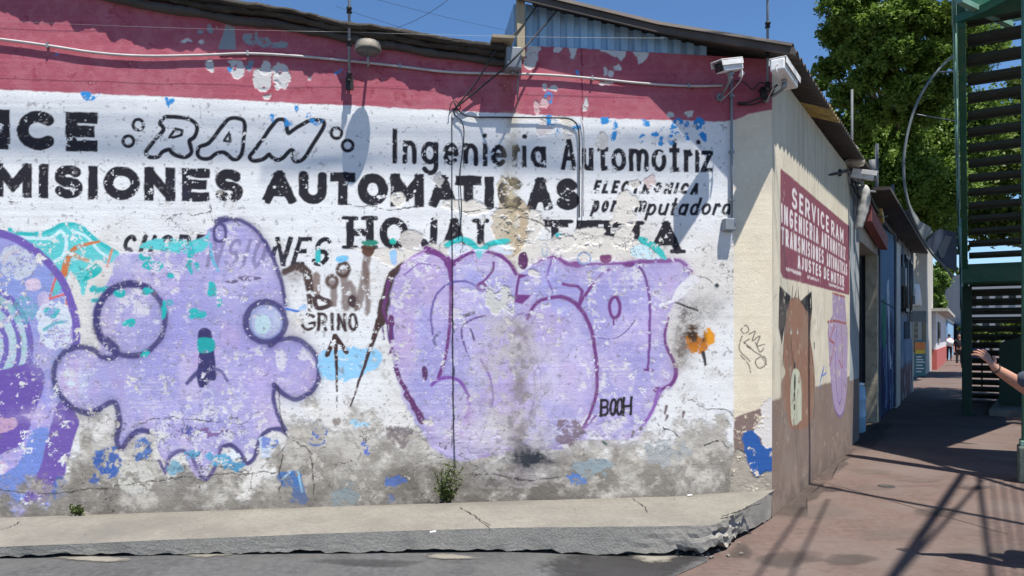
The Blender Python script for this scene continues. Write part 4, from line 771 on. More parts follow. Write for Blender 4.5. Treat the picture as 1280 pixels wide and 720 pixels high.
for p in ([(346, 478), (350, 505), (356, 540), (372, 556), (388, 566), (391, 600), (392, 628)], [(366, 548), (352, 570), (350, 625)], [(0, 612), (60, 618), (130, 610), (200, 600), (300, 592), (345, 590)], [(575, 262), (577, 290), (576, 318)], [(575, 266), (600, 262), (640, 258), (660, 268)], [(430, 255), (460, 258), (490, 262), (520, 256)], [(640, 276), (660, 272), (690, 292)], [(860, 500), (885, 512), (905, 512), (918, 520)], [(880, 556), (900, 552), (912, 560)], [(822, 530), (850, 545)], [(558, 596), (600, 592), (660, 600), (700, 596)], [(918, 560), (923, 600), (922, 612)], [(566, 380), (566, 560)]): cv.stroke(p, 1.3, CRK, wear=.22, warp=7, soft=.6)
for p in ([(215, 268), (260, 266), (262, 255)], [(10, 250), (30, 255)], [(140, 545), (200, 522), (265, 528)]): cv.stroke(p, 1, CRK, wear=.25, warp=6, soft=.5)

# -- cream strip at the corner, blue and bare below
strip = sstep(916, 918.5, A + cv.wx * 1.5) * (1 - red)
cv.maskput(strip, C(220, 210, 188)); cv.h += 0; cv.maskput(strip * .25 * sstep(.45, .7, n2), C(204, 190, 164)); cv.maskput(strip * .4 * sstep(.62, .7, cv.fine), C(232, 222, 200))
cv.fill([(917, 522), (966, 505), (970, 640), (917, 640)], C(128, 110, 104), smooth=False, warp=3)
cv.fill([(929, 541), (945, 538), (952, 556), (970, 550), (970, 592), (958, 590), (948, 602), (938, 588), (930, 566)], C(46, 90, 158), warp=6, wear=.05, smooth=False)
cv.fill([(952, 508), (970, 498), (970, 552), (960, 560), (954, 556), (950, 545), (944, 538), (950, 524)], C(212, 208, 204), warp=9, wear=.05, dh=-.003); cv.fill([(917, 570), (930, 566), (942, 596), (960, 590), (970, 595), (970, 640), (917, 640)], C(164, 156, 144), warp=6, wear=.08, dh=-.004)
for p in ([(926, 412), (932, 407), (936, 413), (930, 417), (926, 412)], [(928, 420), (924, 436), (938, 452)], [(936, 418), (944, 414), (940, 426), (950, 420), (946, 432), (956, 430)], [(930, 428), (944, 440), (957, 448), (955, 458), (948, 460), (944, 452), (952, 446), (958, 456)], [(938, 436), (930, 430), (936, 424)], [(926, 444), (936, 456), (938, 466)], [(944, 428), (950, 440), (956, 434)]): cv.stroke(p, 1.2, C(50, 48, 48), wear=.04, warp=1.5)
# grime along the foot
cv.maskput(.55 * sstep(596, 640, B + (n2 - .5) * 50) * sstep(.3, .6, n2), C(110, 104, 98))
# plaster is never flat; the relief fades out at the corner edge
cv.h += .010 * (fbm(A / 120, B / 120, 77, 4) - .5) + .0022 * (cv.noise(18, 83, 4) - .5) + .0012 * (row - .5)
cv.h *= sstep(968, 955, A)
painted_mesh('front_wall', pts, cv, shop, N, M['paint'])

# ---- the side wall in the pedestrian street (a, b in centimetres along and up)
TL = 4.79
Wt, Ht = 420, 440
T_ = np.linspace(0, TL, Wt); Z_ = np.linspace(-.05, 3.98, Ht)[::-1]
TT, ZZ = np.meshgrid(T_, Z_); pts = np.stack([C0.x + D.x * TT, C0.y + D.y * TT, ZZ], -1)
c2 = Canvas(TT * 100, ZZ * 100, C(208, 201, 182)); c2.b0 = c2.B.min(1); c2.b1 = c2.B.max(1)
def tc(px, py): p = sw(px, py); return ((p - C0).dot(D) * 100, p.z * 100)
def tcs(L): return [tc(x, y) for x, y in L]
def zc(L, x0, y0, k=3.6): return [tc(x0 + x / k, y0 + y / k) for x, y in L]
m1 = c2.noise(90, 2, 5); m2 = c2.noise(22, 5, 5, .65)
c2.maskput(.3 * sstep(.4, .7, m1), C(190, 180, 158)); c2.maskput(.25 * sstep(.5, .7, m2), C(214, 208, 190)); c2.maskput(.25 * sstep(.5, .7, fbm(c2.A / 7, c2.B / 160, 31, 4)), C(176, 168, 148))
br = sstep(-1.5, 1.5, 103 - c2.B + c2.wy * 3); c2.maskput(br, C(128, 111, 102)); c2.maskput(br * .35 * sstep(.45, .7, m1), C(122, 102, 92)); c2.maskput(br * .5 * sstep(40, 0, c2.B + (m2 - .5) * 40) * sstep(.4, .6, m2), C(160, 138, 124))
# painted sign panel
sg = [(34, 219), (34, 311), (37, 314), (474, 316), (476, 312), (476, 222), (472, 218), (44, 214)]
c2.fill(sg, C(126, 72, 86), smooth=False, wear=0, warp=1)
c2.fill([(385, 219), (470, 219), (470, 252), (385, 252)], C(140, 70, 90), smooth=False, alpha=.5)
LT = C(214, 206, 208)
def sline(text, x0, x1, zt, zb, wd, wear=.02, gap=.26):
    A0, a0_, a1_ = c2.A, c2.a0, c2.a1; c2.A = A0 / 2; c2.a0 = a0_ / 2; c2.a1 = a1_ / 2      # the painter's strokes are twice as wide along the wall as up it
    for ch, b0, b1 in spread(text, x0 / 2, x1 / 2, gap=gap):
        for pl in G[ch]:
            Q = [(b0 + wd / 2 + u * max(b1 - b0 - wd, .1), zt - wd * .5 - v * (zt - zb - wd)) for u, v in pl]
            if len(pl) <= 5 and ch not in 'S': pass
            c2.stroke(Q, wd, LT, wear=wear, smooth=False, soft=.55, warp=.7, clip=(b0 - 1, b1 + 1, zb, zt))
    c2.A, c2.a0, c2.a1 = A0, a0_, a1_
sline('SERVICE', 84, 300, 306, 285.5, 3.8, .0, .4); sline('RAM', 318, 420, 305, 285, 3.9, .0, .4)
sline('INGENIERIA', 37, 229, 283, 264.5, 3.1, .0, .45); sline('AUTOMOTRIZ', 248, 440, 282.5, 264, 3.1, .0, .45)
sline('TRANSMISIONES', 38, 262, 261.5, 244.5, 2.8, .0, .45); sline('AUTOMATICAS', 284, 455, 261, 244, 2.8, .0, .45)
sline('AJUSTES', 112, 246, 242, 228, 2.9, .0, .42); sline('DE', 264, 302, 241.5, 227.5, 2.9, .0, .42); sline('MOTOR', 316, 425, 241.5, 227, 2.9, .0, .42)
for x0, x1 in ((58, 132), (166, 230), (300, 420)):      # a last line too small to read on the photograph: short worn dashes
    x_ = x0
    while x_ < x1: w_ = rnd.uniform(3, 8); c2.stroke([(x_, 223.5 + rnd.uniform(-.6, .6)), (min(x_ + w_, x1), 223.5 + rnd.uniform(-.6, .6))], rnd.uniform(2.6, 4.2), LT, wear=.2, alpha=.8); x_ += w_ + rnd.uniform(2.5, 4.5)
# the tall brown animal with black ears
BRN = C(138, 104, 86)
c2.fill(zc([(104, 118), (86, 180), (74, 260), (68, 400), (78, 450), (62, 500), (66, 590), (90, 640), (104, 700), (175, 700), (203, 620), (212, 500), (206, 400), (192, 290), (190, 190), (150, 128)], 960, 340), BRN, wear=0, warp=1.5)
c2.fill(zc([(52, 62), (104, 112), (84, 180), (72, 260), (62, 330), (48, 250), (50, 130)], 960, 340), C(34, 36, 42), wear=.03, smooth=False); c2.fill(zc([(198, 85), (200, 160), (190, 300), (186, 190), (146, 132)], 960, 340), C(34, 36, 42), wear=.03, smooth=False)
for q in ([(108, 118), (112, 62)], [(122, 116), (128, 82)], [(138, 118), (137, 70)]): c2.stroke(zc(q, 960, 340), [4, 1.6], C(30, 30, 34), wear=.02)
for k in range(46):
    x_ = rnd.uniform(80, 196); y_ = rnd.uniform(140, 620); c2.stroke(zc([(x_, y_), (x_ + rnd.uniform(-6, 6), y_ + rnd.uniform(24, 60))], 960, 340), rnd.uniform(1, 2.6), C(*[v + rnd.uniform(-26, 18) for v in (138, 104, 86)]), alpha=.4, wear=.1)
for q in ([(92, 150), (74, 260), (66, 420)], [(150, 128), (172, 180), (190, 300), (204, 420)], [(104, 300), (110, 380), (118, 418)], [(62, 480), (58, 570), (66, 640), (74, 690)], [(206, 470), (210, 600), (200, 700)]): c2.stroke(zc(q, 960, 340), 1.7, C(48, 40, 40), wear=.05)
for x, y in ((103, 268), (133, 268)): c2.disc(*tc(960 + x / 3.6, 340 + y / 3.6), 3.4, 2.6, C(210, 205, 195), wear=0, warp=.5); c2.disc(*tc(960 + x / 3.6, 340 + (y - 4) / 3.6), 1.8, 1.4, C(30, 28, 28), wear=0, warp=.4)
c2.disc(*tc(993.5, 457.5), 5, 4, C(34, 30, 32), wear=0)
c2.fill(zc([(118, 436), (148, 470), (152, 640), (146, 672), (110, 684), (102, 560), (106, 480)], 960, 340), C(186, 190, 168), wear=.04); 
for x, y, ry in ((122, 496, 9), (120, 560, 5), (121, 606, 3)): c2.disc(*tc(960 + x / 3.6, 340 + y / 3.6), 4, ry, C(40, 42, 44), warp=2)
c2.fill(zc([(290, 95), (345, 112), (352, 230), (276, 222), (292, 190)], 960, 340), C(152, 134, 164), wear=.06, smooth=False, warp=3)
c2.fill(zc([(274, 226), (352, 232), (356, 420), (354, 540), (340, 630), (318, 650), (296, 600), (284, 500), (276, 380)], 960, 340), C(160, 142, 172), wear=.05, warp=3)
RD = C(146, 82, 84)
for q in ([(290, 95), (345, 112)], [(268, 226), (300, 220), (352, 232)], [(272, 230), (276, 300), (300, 330), (276, 420)], [(282, 300), (300, 240)], [(330, 240), (336, 420), (320, 400)]): c2.stroke(zc(q, 960, 340), 3.2, RD, wear=.1)
for q in ([(276, 380), (284, 500), (296, 600), (318, 648), (340, 626), (354, 540)], [(310, 250), (304, 380), (306, 500), (318, 590), (330, 560), (332, 440)]): c2.stroke(zc(q, 960, 340), 3, C(112, 84, 140), wear=.1)
c2.stroke(zc([(232, 140), (222, 180), (226, 260), (238, 330), (232, 388)], 960, 340), 1.2, C(120, 140, 130), wear=.14); c2.stroke(zc([(252, 430), (240, 470), (234, 520)], 960, 340), 4, C(70, 110, 190), wear=.18); c2.stroke(zc([(240, 470), (262, 455)], 960, 340), 2, C(70, 110, 190), wear=.1); c2.disc(*tc(1018, 432), 3.5, 4, C(50, 52, 60), warp=3, wear=.1); c2.stroke(zc([(40, 100), (24, 140), (36, 260), (22, 380), (30, 480)], 960, 340), .9, C(150, 150, 130), wear=.15)
c2.maskput(sstep(.69, .71, c2.chip) * .5, C(176, 166, 150), -.0012); c2.maskput(.28 * sstep(.5, .68, fbm(c2.A / 9, c2.B / 120, 71, 5, .65)) * sstep(.4, .6, m1), C(120, 112, 100)); c2.maskput(.22 * sstep(.45, .65, m2) * (c2.B < 215), C(150, 140, 128)); c2.maskput(.5 * sstep(26, 0, c2.B + (m2 - .5) * 30), C(96, 86, 80))
c2.h += .012 * (fbm(c2.A / 90, c2.B / 90, 7, 4) - .5) + .002 * (c2.noise(9, 8, 4) - .5); c2.h *= sstep(0, 12, c2.A)
painted_mesh('side_wall', pts, c2, shop, E, M['paint'])
# ---- the shop's other walls, roofs and gable
M['sidepaint'] = mat('grey_blue_wall_end', (.27,.30,.32), .85, .2, 4, .3, 60, stain=(.2,.21,.22), stain_amt=.6)
M['brownpaint'] = mat('brown_wall_foot', (.16,.125,.11), .85, .15, 4, .3, 60)
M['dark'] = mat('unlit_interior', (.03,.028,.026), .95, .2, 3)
M['render'] = mat('rough_render', (.42,.40,.36), .9, .15, 3, .4, 50)
mb = MB()
def fbox(mb, t0, t1, z0, z1, d0, d1):
    b = [st(t0, d0, z0), st(t1, d0, z0), st(t1, d1, z0), st(t0, d1, z0)]
    return mb.hexa(b, [p + Vector((0, 0, z1 - z0)) for p in b])
fbox(MB(), 0, 1, 0, 1, 0, 1)
fbox(mb, 4.795, 5.88, .95, 3.98, -.10, -.006).build('wall_end', M['sidepaint'], shop)
fbox(MB(), 4.795, 5.88, -.05, .948, -.10, -.004).build('wall_end_dado', M['brownpaint'], shop)
# back walls close the building (hidden from the street)
mb = MB(); a = C0 - U * LS; b = a + Vector((-.8, 7.5, 0)); c = st(5.85, -.3, 0)
for p, q in ((a, b), (b, c)):
    w_ = (q - p).normalized().cross(Vector((0, 0, 1))) * .1
    b4 = [p + w_ * .2, q + w_ * .2, q + w_, p + w_]
    mb.hexa(b4, [v + Vector((0, 0, 3.8)) for v in b4])
mb.build('rear_wall', M['render'], shop)
# top of the front wall: a thickness behind the painted face
mb = MB(); ss = np.linspace(0, LS, 60)
for s0, s1 in zip(ss, ss[1:]):
    z0, z1 = float(wall_top(s0)), float(wall_top(s1)); p, q = C0 - U * s0 - N * .012, C0 - U * s1 - N * .012
    k = -N * .16; zl = Vector((0, 0, 1))
    mb.hexa([p + zl * .3, q + zl * .3, q + k + zl * .3, p + k + zl * .3], [p + zl * z0, q + zl * z1, q + k + zl * z1, p + k + zl * z0])
mb.build('wall_coping', M['render'], shop)

# main roof: corrugated sheets falling to the right, eave along the side street
R0 = C0 + E * .22; RS = .17
def roof_pt(a, b, dz=0): return R0 - U * a + D * b + (N * .24 - U * .19) * (max(0, 1 - a / 1.25) * math.exp(-max(b, 0) / .5)) + Vector((0, 0, 4.015 + RS * a + dz))
def corr(a0, a1, b0, b1, z, m, name, parent, pitch=.13, amp=.022, lift=.0, th=.006, na=6):
    nb = int((b1 - b0) / pitch * 8); mb = MB(); vs = []
    for side in (0, 1):
        for i in range(na + 1):
            for j in range(nb + 1):
                bb = b0 + (b1 - b0) * j / nb; aa = a0 + (a1 - a0) * i / na
                vs.append(roof_pt(aa, bb, amp * math.sin(2 * math.pi * bb / pitch) + lift - side * th))
    n = nb + 1; k = (na + 1) * n; fs = []
    for s in (0, 1):
        for i in range(na):
            for j in range(nb):
                q = [s * k + i * n + j, s * k + i * n + j + 1, s * k + (i + 1) * n + j + 1, s * k + (i + 1) * n + j]; fs.append(tuple(q if s == 0 else q[::-1]))
    for j in range(nb): fs += [(j, j + 1, k + j + 1, k + j), (na * n + j, k + na * n + j, k + na * n + j + 1, na * n + j + 1)]
    for i in range(na): fs += [(i * n, k + i * n, k + (i + 1) * n, (i + 1) * n), (i * n + nb, (i + 1) * n + nb, k + (i + 1) * n + nb, k + i * n + nb)]
    mb.add(vs, fs, True); return mb.build(name, m, parent)
roofp = corr(0, 2.5, -.03, 1.66, 0, M['roof'], 'roof', shop)
corr(0, 2.5, 1.62, 2.38, 0, M['yellow'], 'roof_light_sheet', roofp, lift=.012)
corr(0, 2.5, 2.34, 6.1, 0, M['roof'], 'roof_sheet', roofp, lift=.024)
mb = MB()    # rake board under the front edge
aa = [-.02, .3, .6, .9, 1.25, 1.8, 2.5]
for a0, a1 in zip(aa, aa[1:]):
    b = [roof_pt(a0, -.01, -.085), roof_pt(a1, -.01, -.085), roof_pt(a1, .03, -.085), roof_pt(a0, .03, -.085)]
    mb.hexa(b, [v + Vector((0, 0, .058)) for v in b])
mb.build('rake_board', M['roof'], roofp)
# faded blue trapezoid sheet in the gable
mb = MB(); prof = []
s0, s1 = .60, 2.26; s = s0; per = .118; pv = []
while s < s1:
    for ds, dd in ((0, 0), (.052, 0), (.066, -.03), (.104, -.03)):
        if s + ds <= s1: pv.append((s + ds, dd))
    s += per
lo = [C0 - U * s + N * (dd - .015) + Vector((0, 0, 4.036)) for s, dd in pv]
hi = [C0 - U * s + N * (dd - .015) + Vector((0, 0, 4.03 + RS * (s + .0) - .02)) for s, dd in pv]
n = len(pv); mb.add(lo + hi, [(i, i + 1, n + i + 1, n + i) for i in range(n - 1)])
gab = mb.build('gable_sheet', M['blueiron'], shop); sol = gab.modifiers.new('thick', 'SOLIDIFY'); sol.thickness = .004
mb = MB(); a = C0 - U * .12 + N * -.25; b = C0 - U * .62 + N * -.25
mb.hexa([a + Vector((0, 0, 3.9)), b + Vector((0, 0, 3.9)), b - N * .05 + Vector((0, 0, 3.9)), a - N * .05 + Vector((0, 0, 3.9))], [a + Vector((0, 0, 4.03)), b + Vector((0, 0, 4.11)), b - N * .05 + Vector((0, 0, 4.11)), a - N * .05 + Vector((0, 0, 4.03))])
mb.build('gable_gap_shade', M['dark'], shop)  # near-black board painted as the shade in the gap under the roof
mb = MB(); a = C0 - U * 2.29 - N * .03; b = a - N * 5
mb.hexa([a + Vector((0, 0, 3.9)), b + Vector((0, 0, 3.9)), b + U * .02 + Vector((0, 0, 3.9)), a + U * .02 + Vector((0, 0, 3.9))], [a + Vector((0, 0, 4.38)), b + Vector((0, 0, 4.2)), b + U * .02 + Vector((0, 0, 4.2)), a + U * .02 + Vector((0, 0, 4.38))])
mb.build('gable_side_sheet', M['blueiron'], shop)
# post at the step in the roof
p = fw(650.5, 66, .06); mb = MB(); mb.bbox((p.x, p.y, 4.45), U * .034, N * .034, Vector((0, 0, .56)), .006); mb.build('roof_post', M['woodpost'], shop)
# low felted roof on the left: two lumpy layers
def felt(name, m, z_off, th, over, seed, s0, s1):
    ns, nb = 260, 14; ss = np.linspace(s0, s1, ns); vs = []
    for side in (0, 1):
        for j in range(nb):
            o = over - (j / (nb - 1)) ** 1.6 * 4.5
            for i, s in enumerate(ss):
                lump = .05 * (fbm(np.array([s * 1.7]), np.array([o * 1.5 + seed]), seed, 4, .6)[0] - .5)
                rag = .05 * (fbm(np.array([s * 2.2]), np.array([seed * 2.]), seed + 3, 4, .7)[0] - .5) + .05 * (fbm(np.array([s * 11.]), np.array([seed * 5.]), seed + 9, 3, .7)[0] - .5)
                tk = th * (.35 + 1.2 * fbm(np.array([s * 3.2]), np.array([seed * 4.]), seed + 5, 5, .7)[0])
                q = C0 - U * s + N * (o + (rag if j == 0 else 0)); vs.append(Vector((q.x, q.y, float(np.interp(s, RX, RZ)) + z_off + lump - (tk if side else 0))))
    k = ns * nb; fs = []
    for sd in (0, 1):
        for j in range(nb - 1):
            for i in range(ns - 1):
                f = (sd * k + j * ns + i, sd * k + j * ns + i + 1, sd * k + (j + 1) * ns + i + 1, sd * k + (j + 1) * ns + i); fs.append(f if sd else f[::-1])
    for i in range(ns - 1): fs += [(i, i + 1, k + i + 1, k + i), ((nb - 1) * ns + i, k + (nb - 1) * ns + i, k + (nb - 1) * ns + i + 1, (nb - 1) * ns + i + 1)]
    for j in range(nb - 1): fs += [(j * ns, k + j * ns, k + (j + 1) * ns, (j + 1) * ns), (j * ns + ns - 1, (j + 1) * ns + ns - 1, k + (j + 1) * ns + ns - 1, k + j * ns + ns - 1)]
    mb = MB(); mb.add(vs, fs, True); return mb.build(name, m, shop)
RX = []; RZ = []
for px, py in ((640, 59), (560, 48), (500, 37), (433, 29), (370, 14), (320, 5), (282, 1), (200, -14), (100, -36), (0, -62)):
    p = fw(px, py, .1); RX.append(-(p - C0).dot(U)); RZ.append(p.z)
RX.append(8.6); RZ.append(RZ[-1] + .25)
felt('low_roof', M['tarp'], 0, .04, .12, 2, 2.33, 8.5); felt('low_roof_layer', M['tarp'], -.04, .04, .09, 4, 2.34, 8.5)
felt('low_roof_underlay', M['roof'], -.085, .05, .06, 6, 2.36, 8.5)
mb = MB(); p = fw(627, 54, .1); mb.box((p.x, p.y, p.z + .01), U * .09, N * .12, Vector((0, 0, .012))); mb.build('roof_board', M['woodpost'], shop)

# ================================================================== THINGS ON AND BY THE FRONT WALL
def tubeobj(name, pts, r, m, label, cat, group=None, parent=None, seg=6):
    mb = MB(); mb.tube(pts, r, seg); o = mb.build(name, m, parent)
    if label: tag(o, label, cat, group)
    return o
tubeobj('cable', [fw(x, y, .022) for x, y in crom([(-260, 20), (-100, 38), (0, 49), (60, 57), (120, 66), (180, 70), (250, 69), (310, 67), (370, 70), (430, 75.5), (500, 83), (560, 90), (620, 92), (680, 93.5), (740, 98), (800, 104), (860, 107.5), (903, 107)], 4)], .0105, M['pale'], 'long pale sagging cable fixed across the dark red band', 'cable', seg=8)
for x, y in ((60, 57), (310, 67), (500, 83), (740, 98), (860, 107.5)): q = fw(x, y, .014); mb = MB(); mb.box(q, U * .008, N * .018, Vector((0, 0, .02))); mb.build('cable_clip', M['steel'], bpy.data.objects['cable'])
tubeobj('cable', [fw(x, y, .008) for x, y in crom([(565, 142), (565.2, 260), (566, 400), (567, 520), (569, 585)], 6)], .0034, M['rubber'], 'thin dark cable running straight down through the lavender graffiti', 'cable')
tubeobj('cable', [fw(x, y, .02) for x, y in crom([(568, 128), (571, 135), (578, 142), (592, 146), (620, 146.5), (660, 147), (700, 147.5), (715, 150), (722, 158), (724, 175), (724, 220), (724, 272)], 5)], .0062, M['rubber'], 'black cable looping level below the red band then dropping past the lettering', 'cable')
tubeobj('cable', [fw(x, y, .018) for x, y in crom([(727, 150), (730, 170), (729.5, 220), (729, 270)], 5)], .0045, M['pale'], 'short pale cable hanging beside the black one left of the script', 'cable')
tubeobj('cable', [fw(x, y, .022) for x, y in crom([(562, 142), (563, 132), (568, 126), (574, 130), (575, 136), (567, 138), (570, 145), (577, 152), (580, 165), (578, 190), (575, 220), (577, 262), (575, 288)], 5)], .0045, M['rubber'], 'thin cable with a coiled loop wandering down through the word ingenieria', 'cable')
for pts, lab in (([fw(571, 133, .03), fw(597, 100, .06), fw(622, 60, .12), fw(648, 38, .10), fw(676, 0, .07), fw(700, -34, -.1)], 'black service wire rising from the wall past the left of the post'),
                 ([fw(567, 137, .03), fw(600, 110, .07), fw(636, 80, .22), fw(668, 46, .12), fw(703, 5, .08), fw(732, -30, -.1)], 'black service wire rising across the grey gutter box')):
    tubeobj('service_wire', vcrom(pts, 6), .0075, M['rubber'], lab, 'wire', 'service wires')

# downpipe conduit with its box
con = thing('conduit', fw(912, 280), 'slim grey vertical conduit ending in a small square box on the wall', 'conduit')
mb = MB(); mb.tube([fw(914.5, y, .03) for y in (98, 150, 200, 272)], .0115, 10); mb.build('pipe', M['greysteel'], con)
mb = MB(); mb.bbox(fw(911, 281, .045), U * .05, N * .04, Vector((0, 0, .052)), .008); mb.build('junction_box', M['greysteel'], con)
for y in (120, 190, 250): mb = MB(); mb.box(fw(914.5, y, .022), U * .02, N * .016, Vector((0, 0, .01))); mb.build('pipe_clip', M['steel'], con)
gb = thing('gutter_box', fw(641, 90), 'square grey metal junction box under the post at the roof step', 'metal box')
c = fw(641, 76, .085); mb = MB(); mb.bbox(c, U * .062, N * .075, Vector((0, 0, .088)), .006); mb.build('box_body', M['greysteel'], gb)
mb = MB(); mb.bbox(c + N * .077, U * .056, N * .003, Vector((0, 0, .08)), .002); mb.build('cover', M['greysteel'], gb)
mb = MB(); mb.tube([c - Vector((0, 0, .085)), c - Vector((0, 0, .115))], .02, 10); mb.tube([c - Vector((0, 0, .09)) + U * .045, c - Vector((0, 0, .30)) + U * .045 - N * .055], .006, 6); mb.build('outlet', M['steel'], gb)

# round lamp on an arm
lp = thing('wall_lamp', fw(459, 82), 'round weathered lamp standing off the red band on a short arm', 'lamp')
c = fw(460, 62, .235); mb = MB()
mb.lathe(c, (0, 0, 1), [(.02, .072), (.05, .07), (.085, .056), (.098, .03), (.102, .0), (.1, -.012)], 28); mb.build('housing', M['beige'], lp)
mb = MB(); mb.lathe(c, (0, 0, 1), [(.097, -.013), (.086, -.028), (.05, -.034), (.03, -.05), (.012, -.052)], 24); mb.build('diffuser', mat('dull_lamp_glass', (.09,.085,.08), .35, .2, 12), lp)
mb = MB(); mb.tube(vcrom([c - Vector((0, 0, .05)), c - Vector((0, 0, .088)), c - Vector((0, 0, .1)) - N * .06, fw(459.5, 83, .01)], 5), .011, 8); mb.build('arm', M['steel'], lp)

# electric-fence posts with their insulators
def fence_post(px, y0, y1, off, label, lean=0):
    p, q = fw(px, y1, off), fw(px, y1, off); q = Vector((q.x + lean, q.y, EYE + (HY + 130) / F * q.y))
    o = thing('fence_post', p, label, 'post', 'electric fence posts')
    mb = MB(); mb.tube([p, q], .0115, 8); mb.build('pole', M['greysteel'], o)
    z = p.z + .04
    for k in range(6):
        h = p + (q - p) * ((z + k * .26 - p.z) / (q.z - p.z))
        if h.z > q.z - .02: break
        mb = MB(); mb.lathe(h - Vector((0, 0, .035)), (0, 0, 1), [(.012, 0), (.022, .006), (.022, .02), (.015, .028), (.022, .036), (.022, .052), (.012, .06)], 10); mb.lathe(h + N * .012, N, [(.012, 0), (.016, .012), (.008, .03)], 8); mb.build('insulator', M['black'], o)
    mb = MB(); mb.box(p + Vector((0, 0, .03)) - N * (off / 2), U * .012, N * (off / 2), Vector((0, 0, .012))); mb.box(p + Vector((0, 0, -.01)) - N * (off * .5), U * .03, N * .012, Vector((0, 0, .05))); mb.build('bracket', M['black'], o)
    return p, q
fp = fence_post(436.5, 0, 100, .10, 'slender fence post with black insulators beside the round lamp')
fq = fence_post(959.5, 0, 112, .13, 'slender fence post with black insulators at the shop corner')
for k, (ya, yb) in enumerate(((40, 47), (-25, -22), (-60, -58))):
    a, b = fw(436.5, ya, .13), fw(959.5, yb, .16)
    tubeobj('fence_wire', sag(a, b, .02, 10), .0009, M['steel'], 'fine steel fence wire stretched between the two insulator posts', 'wire', 'electric fence wires', seg=4)
    tubeobj('fence_wire', sag(fw(-150, ya - 22, .13), a, .02, 8), .0009, M['steel'], 'fine steel fence wire running left from the post by the lamp', 'wire', 'electric fence wires to the left', seg=4)

# security cameras
def cam_bullet(base, c, aim, size, label, arm_from, shield=True, up=Vector((0, 0, 1))):
    o = thing('security_camera', base, label, 'camera', 'security cameras')
    a = Vector(aim).normalized(); r = a.cross(up).normalized(); u = r.cross(a).normalized(); L, w, h = size
    mb = MB(); mb.bbox(c, a * L, r * w, u * h, min(w, h) * .22); mb.build('housing', M['white'], o)
    mb = MB(); mb.bbox(c + u * (h + .009) + a * .018, a * (L + .012), r * (w + .012), u * .004, .003)
    for s in (-1, 1): mb.bbox(c + r * s * (w + .011) + u * (h * .55) + a * .018, a * (L + .01), r * .0025, u * (h * .48), .002)
    mb.build('sun_shield', M['white'], o)
    mb = MB(); mb.bbox(c + a * (L + .003), a * .008, r * w * .86, u * h * .86, .004); mb.lathe(c + a * (L + .011), a, [(w * .55, 0), (w * .55, .006), (w * .3, .003)], 16); mb.build('lens', M['lens'], o)
    mb = MB(); k = c - u * (h + .005); mb.bbox(k - u * .012, a * .03, r * .018, u * .012, .005)
    j = k - Vector((0, 0, .055)); mb.tube(vcrom([k, j, j * .55 + Vector(arm_from) * .45 - Vector((0, 0, .012)), arm_from], 4), [.013] * len(vcrom([k, j, j, arm_from], 4)), 8)
    mb.lathe(j + Vector((0, 0, .012)), (0, 0, 1), [(.02, -.02), (.024, 0), (.018, .022)], 12); mb.build('bracket', M['steel'], o)
    mb = MB(); mb.lathe(Vector(arm_from), (Vector(arm_from) - j), [(.034, -.012), (.034, .004), (.02, .008)], 14); mb.build('wall_plate', M['steel'], o)
    mb = MB(); mb.tube(vcrom([c - a * L, c - a * (L + .04) - Vector((0, 0, .03)), c - a * (L + .02) - Vector((0, 0, .13)), Vector(arm_from) + Vector((0, 0, -.04))], 5), .0045, 6); mb.build('lead', M['pale'], o)
    return o
c1 = fw(911.5, 83, .36)
cam_bullet(fw(900, 115), c1, (-.25, -.17, -.085), (.125, .045, .042), 'white boxy security camera pointing left from the red band', fw(900, 122, .01))
c2_ = at(980.5, 93, 6.22)
cam_bullet(at(962, 125, 6.4), c2_, (.30, .42, -.06), (.21, .058, .050), 'white boxy security camera pointing right round the shop corner', fw(957, 124, .01))
mb = MB(); mb.tube(vcrom([fw(918, 101, .1), fw(930, 103, .12), fw(941, 112, .1), fw(950, 103, .13), fw(960, 107, .14)], 5), .005, 6); mb.tube(vcrom([fw(922, 129, .03), fw(935, 128, .06), fw(950, 122, .1), fw(962, 113, .15), fw(972, 106, .2)], 5), .009, 6); mb.tube(vcrom([fw(924, 131, .02), fw(944, 130, .03), fw(962, 121, .12), fw(968, 112, .18)], 5), .006, 6)
tag(mb.build('camera_leads', M['rubber']), 'loose black leads strung between the two cameras at the corner', 'cable')
c = at(927, 92, 6.25); mb = MB(); mb.lathe(c, (.3, -.7, .4), [(.012, -.03), (.016, -.01), (.022, .015), (.014, .02)], 12); mb.tube([c, fw(926, 100, .02)], .006, 6); tag(mb.build('floodlight_sensor', M['white']), 'tiny white sensor between the two cameras', 'sensor')

# weeds at the foot of the wall
def weed(name, p, h, w, nst, seed, label, lean=0):
    r = random.Random(seed); o = thing(name, p, label, 'plant'); ms = MB(); ml = MB()
    for i in range(nst):
        b = p + U * r.uniform(-w, w) * .35 + N * r.uniform(0, .05); t = b + U * (r.uniform(-w, w) + lean) + N * r.uniform(.0, .09) + Vector((0, 0, h * r.uniform(.35, 1)))
        m_ = b.lerp(t, .5) + N * .03; L = vcrom([b, m_, t], 5); ms.tube(L, [.0028 - .0016 * k / len(L) for k in range(len(L))], 4)
        for q in L[2:]:
            for _ in range(3):
                d = Vector((r.uniform(-1, 1), r.uniform(-1, .3), r.uniform(-.4, .8))).normalized(); s = r.uniform(.012, .028); e = d.cross(Vector((r.uniform(-1, 1), r.uniform(-1, 1), r.uniform(-1, 1)))).normalized()
                ml.add([q, q + d * s * .6 + e * s * .35, q + d * s * 1.4, q + d * s * .6 - e * s * .35], [(0, 1, 2, 3)])
    ms.build('stem', M['weed'], o); ml.build('foliage', M['weed'], o)
p = fw(558, 629, .02); p.z = .245; weed('weed', p, .33, .10, 24, 3, 'scruffy dry green weed growing at the foot of the thin cable', .0)
